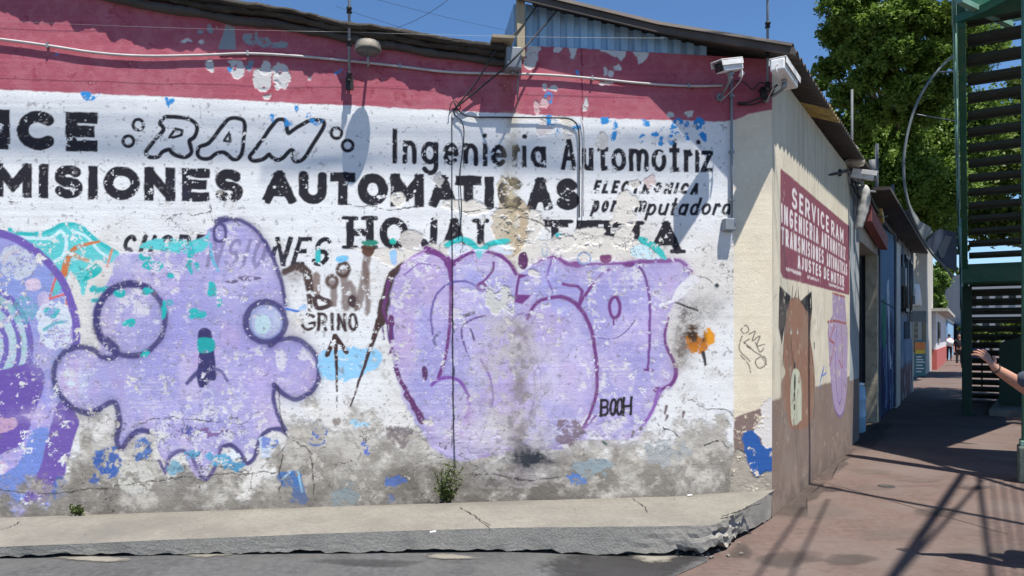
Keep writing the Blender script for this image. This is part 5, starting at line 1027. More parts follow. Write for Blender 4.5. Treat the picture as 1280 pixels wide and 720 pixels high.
p = fw(104, 641, .02); p.z = .245; weed('weed', p, .07, .05, 10, 5, 'small bright green tuft growing at the wall foot on the left')
mb = MB(); mb.add(*pebble(fw(300, 668, .0) + N * .75 , .01, 3)); 
for px, py, z in ((541, 666, .245), (862, 620, .25)):
    g_ = gr(px, py, z); mb = MB(); mb.bbox(g_ + Vector((0, 0, .008)), Vector((.020, .004, .002)), Vector((-.003, .010, 0)), Vector((0, 0, .003)), .002); tag(mb.build('paper_scrap', M['whitecloth']), {541: 'pale paper scrap on the middle of the ledge front', 862: 'small white scrap on the ledge close to the wall', 870: 'white scrap near the broken ledge corner'}[px], 'litter')

# ================================================================== THE PEDESTRIAN STREET BEYOND
nb = thing('neighbour_building', st(5.9, 0, 0), 'neighbouring building with open dark doorway and red fascia', 'building')
mb = MB(); fbox(mb, 8.37, 8.6, -.02, 3.1, -.20, -.004); mb.build('door_pier', mat('flaking_cream_pier', (.46,.42,.32), .9, .15, 6, .5, 40, stain=(.2,.18,.15), stain_amt=.5, stain_scale=7), nb)
mb = MB(); fbox(mb, 5.9, 8.6, 3.1, 4.0, -.30, -.02); mb.build('lintel_wall', M['render'], nb)
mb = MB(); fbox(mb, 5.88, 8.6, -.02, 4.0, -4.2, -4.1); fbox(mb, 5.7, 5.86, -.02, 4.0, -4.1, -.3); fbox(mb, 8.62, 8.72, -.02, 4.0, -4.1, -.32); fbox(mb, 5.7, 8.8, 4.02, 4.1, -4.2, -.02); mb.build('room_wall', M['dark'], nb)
mb = MB(); b = [st(5.95, .02, 3.4), st(8.5, .02, 3.2), st(8.5, .16, 3.18), st(5.95, .16, 3.38)]; mb.hexa(b, [v + Vector((0, 0, .26)) for v in b]); mb.build('fascia', mat('dull_red_fascia', (.26,.075,.07), .7, .2, 4), nb)
mb = MB(); b = [st(5.95, .0, 3.86), st(17, .0, 3.95), st(17, .42, 3.90), st(5.95, .42, 3.84)]; mb.hexa(b, [v + Vector((0, 0, .05)) for v in b]); mb.build('eave', M['roof'], nb)
mb = MB(); fbox(mb, 8.6, 17.4, 3.9, 4.3, -3, -.35); mb.build('parapet', M['dark'], nb)
# rolled awning cloth
M['farsteel'] = mat('dull_far_metal', (.12,.13,.14), .7, .2, 9)
aw = thing('rolled_awning', st(5.5, .1, 2.9), 'rolled grey white tarpaulin hanging at the end of the side wall', 'awning')
mb = MB(); L = vcrom([at(1079, 232, 10.9), at(1080, 250, 10.9), at(1076, 272, 10.9), at(1073, 286, 10.9)], 5); mb.tube(L, [.05, .075, .085, .08, .085, .09, .085, .08, .085, .075, .07, .07, .06, .06, .055, .05][:len(L)], 10); mb.build('cloth', mat('grey_tarpaulin', (.40,.40,.38), .8, .2, 9, .5, 20), aw)
mb = MB(); mb.tube([at(1062, 236, 10.7), at(1094, 240, 11.2)], .018, 6); mb.build('bar', M['steel'], aw)
# junk at the end of the eave: lamp, third camera, masts
j0 = at(1066, 205, 10.4)
cm3 = at(1079, 219, 10.3)
cam_bullet(at(1066, 228, 10.5), cm3, (.42, -.25, -.12), (.15, .06, .055), 'small grey security camera far along the side wall beside the dome lamp', at(1066, 226, 10.55))
dl = thing('wall_lamp', at(1066, 214, 10.4), 'dome lamp on the mast at the far end of the side wall', 'lamp')
c = at(1068, 203, 10.3); mb = MB(); mb.lathe(c, (0, 0, 1), [(.02, .07), (.08, .06), (.13, .02), (.135, -.02), (.12, -.05), (.05, -.06)], 20); mb.build('housing', M['beige'], dl)
mb = MB(); mb.tube([at(1065, 245, 10.5), at(1065, 112, 10.5)], .018, 8); mb.build('mast', M['farsteel'], dl)
mb = MB(); mb.lathe(at(1069, 194, 10.3), (0, 0, 1), [(.02, 0), (.05, .05), (.035, .1), (.01, .14)], 10); mb.build('finial', M['white'], dl)
mb = MB(); mb.tube([at(1034, 219, 9.05), at(1050, 216, 9.7), at(1064, 212, 10.4)], .018, 6); mb.tube([at(1034, 214, 9.05), at(1034, 240, 9.05)], .015, 6); mb.tube([at(1049, 212, 9.7), at(1049, 220, 9.7)], .03, 6); tag(mb.build('bracket_arm', M['black']), 'black bracket arm sticking out above the painted sign', 'bracket')
mb = MB(); mb.tube([at(1091, 218, 10.4), at(1090, 200, 10.4)], .045, 8); tag(mb.build('antenna', M['farsteel']), 'short thick pale antenna tube beside the far camera', 'antenna')
mb = MB()
for k in range(5): 
    r = random.Random(k); a = at(1066 + r.uniform(-4, 4), 222 + r.uniform(-6, 10), 10.4); b = at(1098 + r.uniform(0, 16), 262 + r.uniform(0, 30), 13); mb.tube(sag(a, b, .12 + .1 * r.random(), 10), .012, 5)
mb.tube(sag(at(1086, 245, 11), at(1116, 292, 16.2), .05, 10), .03, 6)
tag(mb.build('cable_bundle', M['rubber']), 'tangled black cables drooping along the eave toward the gate', 'cable')
for px, y0, y1, Y_, lab in ((1096, 180, 262, 12.9, 'thin grey mast standing behind the red fascia'), (1116, 231, 300, 16.3, 'thin pale mast standing above the white pillar')):
    tubeobj('mast', [at(px, y1, Y_), at(px, y0, Y_)], .03, M['farsteel'], lab, 'mast', seg=6)
c = at(1099.5, 270, 12.6); mb = MB(); mb.bbox(c, D * .16 + Vector((0, 0, -.06)), E * .06, Vector((0, 0, .055)), .02); tag(mb.build('flood_lamp', mat('yellowed_plastic', (.5,.36,.12), .5, .15, 8)), 'small yellow lamp case on the eave above the red fascia', 'lamp')
# things in the doorway
bl = thing('barrel', st(6.9, -.6, 0), 'pale blue plastic barrel standing just inside the dark doorway', 'barrel')
c = st(6.55, -.22, 0); mb = MB(); mb.lathe(c, (0, 0, 1), [(.20, .02), (.23, .05), (.235, .28), (.245, .30), (.235, .32), (.235, .56), (.245, .58), (.235, .6), (.22, .78), (.2, .8)], 24); M['bluepl'] = mat('pale_blue_plastic', (.24,.40,.55), .45, .1, 6); mb.build('body', M['bluepl'], bl)
mb = MB(); mb.lathe(c, (0, 0, 1), [(.215, .802), (.215, .83), (.03, .835)], 24); mb.build('lid', M['whitecloth'], bl)
# blue gate with graffiti
gate = thing('street_gate', st(8.62, 0, 0), 'tall blue sheet metal gate with dark blue graffiti over its lower half', 'gate')
gt0, gt1 = 8.64, 11.75; Wg, Hg = 130, 200
TT, ZZ = np.meshgrid(np.linspace(gt0, gt1, Wg), np.linspace(.04, 3.82, Hg)[::-1]); p0 = C0 + E * .0
c3 = Canvas((TT - gt0) * 100, ZZ * 100, C(96, 130, 160)); q1 = c3.noise(60, 3, 5); q2 = fbm(c3.A / 9, c3.B / 90, 6, 5, .65)
c3.maskput(.5 * sstep(.45, .65, q2), C(76, 108, 142)); lowm = sstep(215, 160, c3.B + (q2 - .5) * 160); c3.maskput(lowm, C(34, 52, 104)); c3.maskput(lowm * sstep(.55, .62, q2), C(130, 160, 200)); c3.maskput(lowm * .8 * sstep(.56, .62, q1), C(22, 30, 62))
c3.fill([(60, 210), (110, 235), (120, 160), (100, 130), (70, 150)], C(34, 130, 96), warp=6); c3.fill([(150, 260), (200, 270), (210, 150), (250, 100), (215, 95), (180, 180)], C(190, 210, 226), warp=6); c3.stroke([(0, 228), (310, 222)], 4, C(50, 64, 80)); c3.stroke([(200, 380), (200, 228)], 3, C(60, 80, 100))
painted_mesh('door_leaf', np.stack([p0.x + D.x * TT, p0.y + D.y * TT, ZZ], -1), c3, gate, E, M['paint'])
mb = MB(); fbox(mb, gt0 - .02, gt1 + .02, 3.825, 3.88, -.05, .03); fbox(mb, gt1 + .005, gt1 + .045, .02, 3.82, -.05, .03); fbox(mb, gt0 - .035, gt0 - .005, .02, 3.82, -.3, .03); mb.build('gate_frame', mat('dark_blue_frame', (.05,.08,.14), .5, .15, 6), gate)
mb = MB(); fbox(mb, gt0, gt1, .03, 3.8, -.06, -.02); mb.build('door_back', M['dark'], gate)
# grey house with graffiti and meter boxes
gh = thing('grey_house', st(11.8, 0, 0), 'narrow grey house with white pilaster, barred windows and blue graffiti', 'house')
mb = MB(); fbox(mb, 11.8, 12.75, -.02, 3.7, -.3, .05); mb.build('pilaster', mat('chalky_white_wall', (.55,.54,.5), .9, .12, 4, .3, 40), gh)
Wg, Hg = 120, 160; TT, ZZ = np.meshgrid(np.linspace(12.75, 17.3, Wg), np.linspace(-.02, 4.4, Hg)[::-1]); c4 = Canvas((TT - 12.75) * 100, ZZ * 100, C(128, 132, 138)); q2 = fbm(c4.A / 12, c4.B / 70, 6, 5, .65); q3 = c4.noise(50, 9, 5)
lowm = sstep(215, 150, c4.B + (q3 - .5) * 120); c4.maskput(.5 * sstep(.45, .7, q2), C(100, 104, 112)); c4.maskput(lowm * .8, C(92, 124, 150)); c4.maskput(lowm * sstep(.52, .6, q2) * .7, C(58, 92, 130)); c4.maskput(sstep(95, 75, c4.B + (q3 - .5) * 30), C(96, 72, 76)); c4.maskput(.5 * sstep(.56, .64, q3), C(160, 164, 168))
painted_mesh('wall', np.stack([p0.x + D.x * TT, p0.y + D.y * TT, ZZ], -1), c4, gh, E, M['paint'])
mb = MB(); fbox(mb, 12.75, 17.3, -.02, 4.4, -3, -.03); mb.build('house_body', M['render'], gh)
for t0 in (13.6, 15.1):
    mb = MB(); fbox(mb, t0, t0 + .9, 2.3, 3.5, .002, .05); w1 = mb.build('window', M['lens'], gh)
    mb = MB()
    for k in range(6): a = st(t0 + .08 + k * .148, .09, 2.25); mb.tube([a, a + Vector((0, 0, 1.3))], .014, 5)
    fbox(mb, t0 - .06, t0 + .96, 3.5, 3.58, .004, .12); fbox(mb, t0 - .06, t0 + .96, 2.2, 2.28, .004, .12); mb.build('grille', M['black'], w1)
mb = MB(); fbox(mb, 16.2, 17.1, 2.0, 2.28, .02, .42); mb.build('ledge', M['render'], gh)
mb = MB(); fbox(mb, 17.32, 17.6, -.02, 4.41, -3, .02); mb.build('corner_pier', mat('cream_pier', (.5,.47,.38), .9, .12, 4, .3, 40), gh)
mb = MB(); fbox(mb, 12.7, 18.3, 4.42, 4.52, -3.1, .3); mb.build('roof', M['roof'], gh)
for t0, z0 in ((14.7, 1.75), (16.4, 2.7), (15.9, 2.9), (13.1, 3.0)):
    mb = MB(); b = st(t0, .075, z0); mb.bbox(b, D * .16, E * .07, Vector((0, 0, .22)), .015); mb.tube(vcrom([b + Vector((0, 0, .2)), b + Vector((0, 0, .7)) + D * .1, st(t0 + .4, .05, 4.3)], 5), .02, 5)
    tag(mb.build('meter_box', M['greysteel']), 'grey electric meter box with conduit on the grey house wall', 'meter box', 'electric meter boxes')
# low shopfront set back, seen end on
sh = thing('set_back_shop', at(1149, 450, 31), 'set back cream shop end with black window openings', 'shop')
def faceXY(px0, px1, Y0, thick=4.0):
    x0, x1 = (px0 - CX) / F * Y0, (px1 - CX) / F * Y0; return x0, x1
def slab(mb, px0, px1, py0, py1, Y0, th):
    a = at(px0, py1, Y0); b = at(px1, py1, Y0); c = a + Vector((a.x / a.y * th * 1.0, th, 0)); d = b + Vector((D.x / D.y * th, th, 0)); h = Vector((0, 0, (py1 - py0) / F * Y0)); 
    return mb.hexa([a, b, d, c], [v + h for v in (a, b, d, c)])
mb = MB(); slab(mb, 1126, 1158, 300, 475, 31, 5); mb.build('wall', mat('shop_cream', (.42,.40,.36), .9, .15, 2), sh)
for (x0, x1, y0, y1) in ((1144, 1147.6, 403, 409), (1144, 1147.6, 410.5, 416), (1144, 1147.6, 417.5, 423), (1153, 1157.6, 392, 428)):
    mb = MB(); slab(mb, x0, x1, y0, y1, 30.97, .02); mb.build('window', M['lens'], sh)
mb = MB(); a = at(1146, 382, 30.9); mb.lathe(a, (0, 0, 1), [(.10, .9), (.16, .4), (.2, 0), (.02, 0)], 12); mb.build('awning_lamp', M['whitecloth'], sh)
# menu board on the pavement
bd = thing('menu_board', at(1150, 471, 28.6), 'upright pavement board with orange top and teal lower half', 'sign board')
Yb = 28.6
def bpan(mb, y0, y1, th=.05, x0=1143.5, x1=1157, off=0): a = at(x0, y1, Yb - off); b = at(x1, y1, Yb - off); h = Vector((0, 0, (y1 - y0) / F * Yb)); k = Vector((0, th, 0)); return mb.hexa([a, b, b + k, a + k], [v + h for v in (a, b, b + k, a + k)])
bpan(MB(), 424.5, 470).build('panel', mat('teal_board', (.05,.16,.17), .6, .15, 5), bd)
bpan(MB(), 427.5, 436.5, .012, 1144, 1156.5, .014).build('orange_header', mat('orange_board', (.62,.2,.05), .6, .2, 5), bd); bpan(MB(), 437, 442, .012, 1144, 1156.5, .014).build('yellow_band', mat('yellow_board', (.62,.42,.04), .6, .2, 5), bd)
mb = MB()
for k, y in enumerate((445.5, 449, 452, 456, 460, 464)): bpan(MB(), y, y + 1.1, .006, 1145.5, 1152 + (k * 37 % 5), .012).build('chalk_line', M['whitecloth'], bd)
mb = MB(); a = at(1144.2, 471, Yb + .02); b = at(1156.4, 471, Yb + .02); 
for q in (a, b): mb.tube([q + Vector((0, .03, -.01)), q + Vector((0, .45, -.01)), q + Vector((0, .1, 1.2))], .02, 5)
mb.build('leg', M['black'], bd)
# white kiosk with red foot
kt0, kt1 = 33.5, 48.0
kk = thing('white_kiosk', st(kt0, 0, 0), 'low white walled kiosk with red painted foot along the pavement', 'kiosk')
mb = MB(); fbox(mb, kt0, kt1, .96, 2.75, -3, 0); mb.build('wall', mat('kiosk_white', (.62,.6,.62), .85, .1, 2), kk); mb = MB(); fbox(mb, kt0 - .02, kt1, -.02, .955, -3, .03); mb.build('dado', mat('kiosk_red', (.42,.10,.09), .85, .15, 2), kk)
mb = MB(); fbox(mb, kt0 - .4, kt1 + .3, 2.76, 2.9, -3, .5); mb.build('roof', M['render'], kk); mb = MB(); fbox(mb, kt0 + 1.5, kt0 + 4, 1.3, 2.3, .004, .05); mb.build('window', M['lens'], kk)
gt = thing('far_gate', st(52, 0, 0), 'blue grey panel gate closing the far end of the pavement walls', 'gate')
mb = MB(); fbox(mb, 50, 72, .0, 2.6, -.2, 0.05); mb.build('panel', M['blueiron'], gt); mb = MB(); fbox(mb, 49.8, 72, 2.6, 2.72, -.25, .1); mb.build('frame', M['steel'], gt)
mb = MB(); fbox(mb, 74, 95, 0, 7.5, -12, -2); o = mb.build('wall', M['render']); fb = thing('far_block', st(74, -2, 0), 'pale grey block of flats beyond the street trees', 'building'); 
o.parent = fb; o.location = -ROOT[fb]
for r in range(2):
    for k in range(5): mb = MB(); fbox(mb, 75 + k * 4, 77 + k * 4, 2 + r * 3, 3.6 + r * 3, -2, -1.95); mb.build('window', M['lens'], fb)
# ================================================================== THE GREEN FOOTBRIDGE STAIR
SG = Vector((11.47, 18.56, 0))                       # foot of its left edge; it climbs towards the camera along -D
def sp(q, w, z): return SG - D * q + E * w + Vector((0, 0, z))
SW = 1.55; RISE, RUN = .1825, .283; NF = 16
br_ = thing('footbridge_stair', SG, 'tall green steel footbridge stair with open dark treads and a mid landing', 'footbridge')
def sbox(mb, q0, q1, w0, w1, z0, z1, dz=0):
    b = [sp(q0, w0, z0), sp(q1, w0, z0 + dz), sp(q1, w1, z0 + dz), sp(q0, w1, z0)]
    return mb.hexa(b, [v + Vector((0, 0, z1 - z0)) for v in b])
qL0, qL1 = NF * RUN, NF * RUN + 1.35; zL = NF * RISE
proto = None
for fl in (0, 1):
    for k in range(NF):
        q = (qL1 + .0 if fl else 0) + k * RUN; z = (zL if fl else 0) + (k + 1) * RISE
        if k == NF - 1 and fl == 0: continue
        mb = MB(); sbox(mb, q, q + .275, .02, SW - .02, z - .055, z); sbox(mb, q - .004, q + .02, .02, SW - .02, z - (.09 if fl else .135), z - .056); mb.build('tread', M['tread'], br_)
zT = 2 * zL; qT = qL1 + NF * RUN
for w0, nm in ((-.105, 0), (SW, 1)):
    for fl in (0, 1):
        q0, q1 = (qL1 - .05, qT) if fl else (-.05, qL0); z0 = zL if fl else 0.0
        mb = MB(); L = q1 - q0; dz = zL
        sbox(mb, q0, q1, w0 + (.02 if nm == 0 else 0), w0 + .085 + (.02 if nm == 0 else 0), z0 - .16, z0 + .2, dz); mb.build('stringer', M['green'], br_)
        mb = MB(); wr = w0 + (-.035 if nm == 0 else .13)
        mb.tube([sp(q0, wr, z0 + 1.02), sp(q1, wr, z0 + 1.02 + dz)], .028, 8); mb.tube([sp(q0, wr, z0 + .58), sp(q1, wr, z0 + .58 + dz)], .016, 6)
        for k in range(5):
            u_ = .04 + .92 * k / 4; mb.tube([sp(q0 + L * u_, wr, z0 + dz * u_ + .05), sp(q0 + L * u_, wr, z0 + dz * u_ + 1.02)], .02, 6)
        mb.build('handrail', M['palegreen'], br_)
mb = MB(); sbox(mb, qL0, qL1, 0, SW, zL - .06, zL - .002); sbox(mb, qL0 - .03, qL0 - .001, -.09, SW + .09, zL - .30, zL); sbox(mb, qL1 + .001, qL1 + .05, -.09, SW + .09, zL - .34, zL - .06); mb.build('landing', M['green'], br_)
for q, w in ((qL0 - .35, -.02), (qL0 - .35, SW + .05), (qL1 - .1, SW + .05)):
    mb = MB(); mb.bbox(sp(q, w, (zL - .3) / 2), D * .085, E * .085, Vector((0, 0, (zL - .32) / 2)), .01); mb.bbox(sp(q, w, .02), D * .16, E * .16, Vector((0, 0, .02)), .004); mb.build('column', M['darkgreen'], br_)
mb = MB(); b = [sp(3.0, .55, 0.0), sp(3.0, SW - .02, 0.0), sp(3.04, SW - .02, 0.0), sp(3.04, .55, 0.0)]; mb.hexa(b, [v + Vector((0, 0, h)) for v, h in zip(b, (1.45, 1.8, 1.8, 1.45))]); mb.build('under_stair_panel', M['darkgreen'], br_)
# deck at the head of the stair, mostly above the frame
dk = [sp(qT, -.12, 0), sp(qT, SW + .15, 0), sp(qT - 1.0, 9, 0), sp(qT + 3.2, 9, 0), sp(12.9, 2.48, 0), sp(10.62, .2, 0)]
mb = MB(); mb.hexa([v + Vector((0, 0, zT - .1)) for v in dk], [v + Vector((0, 0, zT)) for v in dk]); mb.build('deck', M['green'], br_)
mb = MB(); a, b = at(1198, -3, 9.35), at(1262, 28, 9.95); k = (b - a).cross(Vector((0, 0, 1))).normalized() * .03; b2 = b + Vector((.16, -.1, 0))
for p, q, h in ((a, b, .9), (b, b2 + Vector((1.2, -.7, 0)), .9)):
    mb.hexa([p, q, q + k, p + k], [v + Vector((0, 0, h)) for v in (p, q, q + k, p + k)])
mb.build('deck_fascia', M['green'], br_)
mb = MB(); k3 = k * 1.6; mb.hexa([a - Vector((0, 0, .07)) - k, b - Vector((0, 0, .07)) - k, b + k3 - Vector((0, 0, .07)), a + k3 - Vector((0, 0, .07))], [v - Vector((0, 0, .003)) for v in (a - k, b - k, b + k3, a + k3)]); mb.build('fascia_edge', M['palegreen'], br_)
c = gr(1291, 603, 0); 
mb = MB(); mb.bbox((c.x, c.y, 2.9), D * .1, E * .1, Vector((0, 0, 2.88)), .012); mb.build('column', M['green'], br_)
pd = thing('column_pedestal', c, 'grey green concrete pedestal at the foot of the near bridge column', 'pedestal')
mb = MB(); mb.bbox(c + Vector((0, 0, .2)), D * .14, E * .14, Vector((0, 0, .2)), .02); mb.build('block', mat('painted_concrete', (.10,.13,.11), .9, .3, 5, .4, 40), pd); mb = MB(); mb.bbox(c + Vector((0, 0, .43)), D * .12, E * .12, Vector((0, 0, .03)), .008); mb.build('cap_plate', M['palegreen'], pd)
mb = MB(); b = [gr(1236, 520), gr(1330, 524), gr(1330, 505), gr(1248, 503)]; mb.hexa([v - Vector((0, 0, .02)) for v in b], [v + Vector((0, 0, .13)) for v in b]); o = mb.build('stair_plinth', M['concrete'], kind='structure', bevel=.015)

# bowed steel frame with a sail of sheet, hung on the stair's left edge
bw = thing('bowed_sign_frame', at(1195, 345, 12.6), 'bowed pale steel hoop with a torn dark sheet at its foot', 'sign frame')
Yb = 12.6; mb = MB()
arcp = [at(x, y, Yb) for x, y in crom([(1196, 66), (1178, 82), (1160, 104), (1146, 130), (1136, 160), (1130.5, 192), (1130, 220), (1134, 248), (1142, 274), (1152, 296), (1166, 318), (1180, 333), (1191, 346)], 4)]
mb.tube(arcp, .022, 8); mb.build('hoop', mat('pale_hoop_steel', (.15,.17,.17), .6, .15, 6), bw)
mb = MB(); mb.tube([at(1172, 90, Yb), at(1198, 89, Yb + .1)], .014, 6); mb.tube([at(1146, 143, Yb), at(1200, 152, Yb + .15)], .010, 6); mb.build('strut', M['steel'], bw)
def sail(pts, m, nm, dy=0):
    mb = MB(); f = [at(x, y, Yb + dy) for x, y in pts]; k = Vector((0, .012, 0)); n = len(f)
    mb.hexa(f, [v + k for v in f]); return mb.build(nm, m, bw)
sail([(1131, 240), (1141, 262), (1150, 276), (1163, 284), (1166, 290), (1155, 300), (1147, 290), (1138, 272)], mat('grey_sheet', (.27,.30,.30), .7, .15, 3), 'grey_sheet', .02)
sail([(1156, 302), (1167, 290), (1176, 286), (1196, 291), (1196, 340), (1184, 334), (1168, 318)], mat('dark_blue_sheet', (.035,.05,.085), .6, .25, 3), 'dark_sheet', .045)
sail([(1172, 312), (1182, 294), (1190, 296), (1180, 322), (1176, 322)], mat('grey_letter_patch', (.14,.16,.18), .7, .15, 3), 'patch', .03)

# ================================================================== TREES
def foliage(name, blobs, n, size, parent, seed, cols, m, droop=.3):
    r = np.random.RandomState(seed); vol = np.array([b[3] ** 2 for b in blobs]); cnt = (vol / vol.sum() * n).astype(int); P = []; S_ = []; Cc = []
    for (x, y, z, rad, *sq), c in zip(blobs, cnt):
        # twig clumps spread through the blob, denser towards its outside, leaves round each clump
        nc = max(6, c // 26); d = r.normal(size=(nc, 3)); d /= np.linalg.norm(d, axis=1)[:, None]
        rr = rad * (1 - .75 * r.rand(nc) ** 2.2); q = d * rr[:, None] * np.array([1, 1, sq[0] if sq else .8]); q *= (1 + .25 * r.normal(size=(nc, 1)).clip(-1.2, 1.2))
        k = r.randint(0, nc, c); cl = q[k] + r.normal(size=(c, 3)) * rad * .10 + np.array([x, y, z]); P.append(cl); S_.append(size * (.6 + .8 * r.rand(c)))
        t = r.rand(nc)[k] * .6 + r.rand(c) * .4; Cc.append(cols[0][None] * (1 - t[:, None]) + cols[1][None] * t[:, None])
    P = np.concatenate(P); S_ = np.concatenate(S_); Cc = np.concatenate(Cc); n = len(P)
    nn = r.normal(size=(n, 3)) * .75 + np.array([.1, -.15, .8]); nn /= np.linalg.norm(nn, axis=1)[:, None]; a = np.cross(nn, r.normal(size=(n, 3))); a /= np.linalg.norm(a, axis=1)[:, None]; b = np.cross(nn, a)
    w = S_[:, None]; v = np.stack([P - a * w * .5, P + b * w * .26, P + a * w * .5, P - b * w * .26], 1).reshape(-1, 3)
    off = np.array(ROOT[parent]); me = bpy.data.meshes.new(name); me.vertices.add(4 * n); me.vertices.foreach_set('co', (v - off).ravel().astype(np.float32))
    me.loops.add(4 * n); me.loops.foreach_set('vertex_index', np.arange(4 * n, dtype=np.int32)); me.polygons.add(n); me.polygons.foreach_set('loop_start', np.arange(0, 4 * n, 4, dtype=np.int32)); me.update(calc_edges=True)
    ca = me.color_attributes.new('leafcol', 'FLOAT_COLOR', 'POINT'); rg = np.ones((4 * n, 4), np.float32); rg[:, :3] = np.repeat(Cc, 4, 0); ca.data.foreach_set('color', rg.ravel()); me.materials.append(m)
    o = bpy.data.objects.new(name, me); COL.objects.link(o); o.parent = parent; return o
def tree(base, label, blobs, n, size, seed, trunk_r=.3, cols=None, group='street trees'):
    cols = cols or (np.array((.055, .10, .014)), np.array((.15, .20, .03)))
    o = thing('street_tree', base, label, 'tree', group); r = random.Random(seed); mb = MB()
    cz = min(b[2] for b in blobs); top = Vector(base) + Vector((r.uniform(-.3, .3), r.uniform(-.3, .3), max(1.8, cz - base[2] - 1)))
    L = vcrom([base, Vector(base).lerp(top, .5) + Vector((.12, .08, 0)), top], 6); mb.tube(L, [trunk_r * (1.25 - .55 * k / len(L)) for k in range(len(L))], 10)
    for b in blobs[:9]:
        e = Vector(b[:3]); m_ = top.lerp(e, .2); m_.z = top.z + (e.z - top.z) * .7; LL = vcrom([top - Vector((0, 0, .3)), m_, e], 5); mb.tube(LL, [trunk_r * .42 * (1 - .85 * k / len(LL)) for k in range(len(LL))], 6)
    mb.build('trunk', M['bark'], o); foliage('crown', blobs, n, size, o, seed, cols, M['leaf']); return o
def blob_at(px, py, Y, rpx, sq=.8): p = at(px, py, Y); return (p.x, p.y, p.z, .88 * rpx / F * Y, sq)
B1 = [blob_at(x, y, Y, r_, q) for x, y, Y, r_, q in ((1062, 6, 19.5, 34, .7), (1100, 30, 19, 34, .65), (1052, 40, 20.5, 26, .7), (1140, 20, 19, 36, .65), (1075, 62, 20, 28, .65), (1180, 30, 19.5, 32, .7), (1120, 66, 19, 30, .6), (1038, 84, 21.5, 22, .7), (1160, 74, 19.3, 32, .6), (1092, 96, 20, 28, .6),
      (1024, 108, 22.5, 14, .8), (1060, 120, 21.5, 26, .65), (1130, 112, 19.6, 30, .6), (1182, 110, 20, 28, .6), (1100, 140, 21, 26, .65), (1036, 146, 22.5, 16, .8), (1070, 160, 22.5, 26, .7), (1150, 140, 21, 28, .6), (1080, -50, 20, 60, .8), (1150, -60, 19.5, 66, .8), (1215, 60, 22, 40, .8), (1215, 150, 25, 40, .8),
      (1110, 175, 24.5, 40, .8), (1165, 190, 25.5, 50, .8), (1090, 205, 24, 38, .8), (1130, 225, 24, 42, .8), (1172, 235, 24.5, 42, .8), (1105, 250, 25.5, 42, .8), (1150, 268, 26, 44, .8), (1118, 285, 25.5, 30, .8), (1195, 205, 25, 40, .8), (1085, 180, 24, 30, .8))]
tree(at(1128, 440, 27.5), 'large leafy tree rising over the street buildings, sunlit top and dark underside', B1, 330000, .118, 3, .34, (np.array((.055, .115, .018)), np.array((.21, .32, .055))))
B6 = [(11.0, 13.2, 11.6, 2.2), (9.6, 11.6, 11.9, 1.8), (12.6, 15.2, 11.8, 2.2), (12.2, 12.2, 12.6, 2.2), (10.6, 14.6, 12.6, 1.7), (13.6, 17.8, 11.6, 2.0)]
tree(st(10.5, 4.6, -.14), 'avenue tree just outside the right edge whose crown shades the walkway', B6, 42000, .19, 23, .2)
B2 = [blob_at(1225, 175, 27, 38), blob_at(1250, 220, 27, 42), blob_at(1285, 170, 28, 50), blob_at(1230, 270, 29, 36), blob_at(1270, 280, 28, 34), blob_at(1200, 250, 30, 30), blob_at(1320, 120, 28, 60), blob_at(1185, 300, 30, 24)]
tree(at(1300, 460, 29.5), 'leafy tree seen through the upper treads of the green stair', B2, 36000, .22, 5, .2)
B3 = [blob_at(1168, 352, 52, 18), blob_at(1160, 375, 52, 14), blob_at(1178, 340, 54, 14), blob_at(1172, 382, 53, 12)]
tree(at(1168, 440, 53), 'bright green small tree behind the white kiosk', B3, 9000, .34, 9, .2, (np.array((.07,.14,.02)), np.array((.16,.24,.05))))
B4 = [blob_at(1235, 420, 46, 14), blob_at(1255, 418, 46, 12), blob_at(1215, 415, 48, 12), blob_at(1275, 410, 46, 16)]
tree(at(1240, 448, 47), 'low bushy tree glimpsed between the lower stair treads', B4, 5000, .3, 13, .12)
B5 = [blob_at(1196, 370, 70, 16), blob_at(1206, 350, 72, 16), blob_at(1190, 395, 70, 10)]
tree(at(1198, 440, 71), 'hazy distant tree at the far end of the pavement', B5, 5000, .4, 17, .2)
# far building and car glimpsed through the treads
fb2 = thing('white_block', at(1235, 425, 60), 'pale far building glimpsed between the stair treads', 'building')
mb = MB(); a, b = at(1205, 440, 62), at(1330, 440, 58); k = Vector((3, 10, 0)); mb.hexa([a, b, b + k, a + k], [v + Vector((0, 0, 6.6)) for v in (a, b, b + k, a + k)]); mb.build('wall', mat('far_white_wall', (.30,.31,.32), .9, .1, 1), fb2)
for i in range(7):
    for r in range(2): mb = MB(); p = a.lerp(b, .06 + i * .135) + Vector((0, -.03, 1.2 + r * 2.6)); q = p + (b - a) * .07; kk_ = Vector((0, .05, 0)); mb.hexa([p, q, q + kk_, p + kk_], [v + Vector((0, 0, 1.3)) for v in (p, q, q + kk_, p + kk_)]); mb.build('window', M['lens'], fb2)
bp = thing('blue_board', at(1222, 452, 21.5), 'dark blue board glimpsed between the lower stair treads', 'board')
mb = MB(); a, b = at(1211, 447, 21.5), at(1232, 447, 21.3); k = Vector((0, .05, 0)); mb.hexa([a, b, b + k, a + k], [v + Vector((0, 0, .42)) for v in (a, b, b + k, a + k)]); mb.build('panel', mat('navy_board', (.04,.05,.16), .6, .1, 3), bp)
for q in (a.lerp(b, .1), a.lerp(b, .9)): mb = MB(); mb.tube([Vector((q.x, q.y + .09, 0)), q + Vector((0, .09, .4))], .025, 6); mb.build('leg', M['black'], bp)

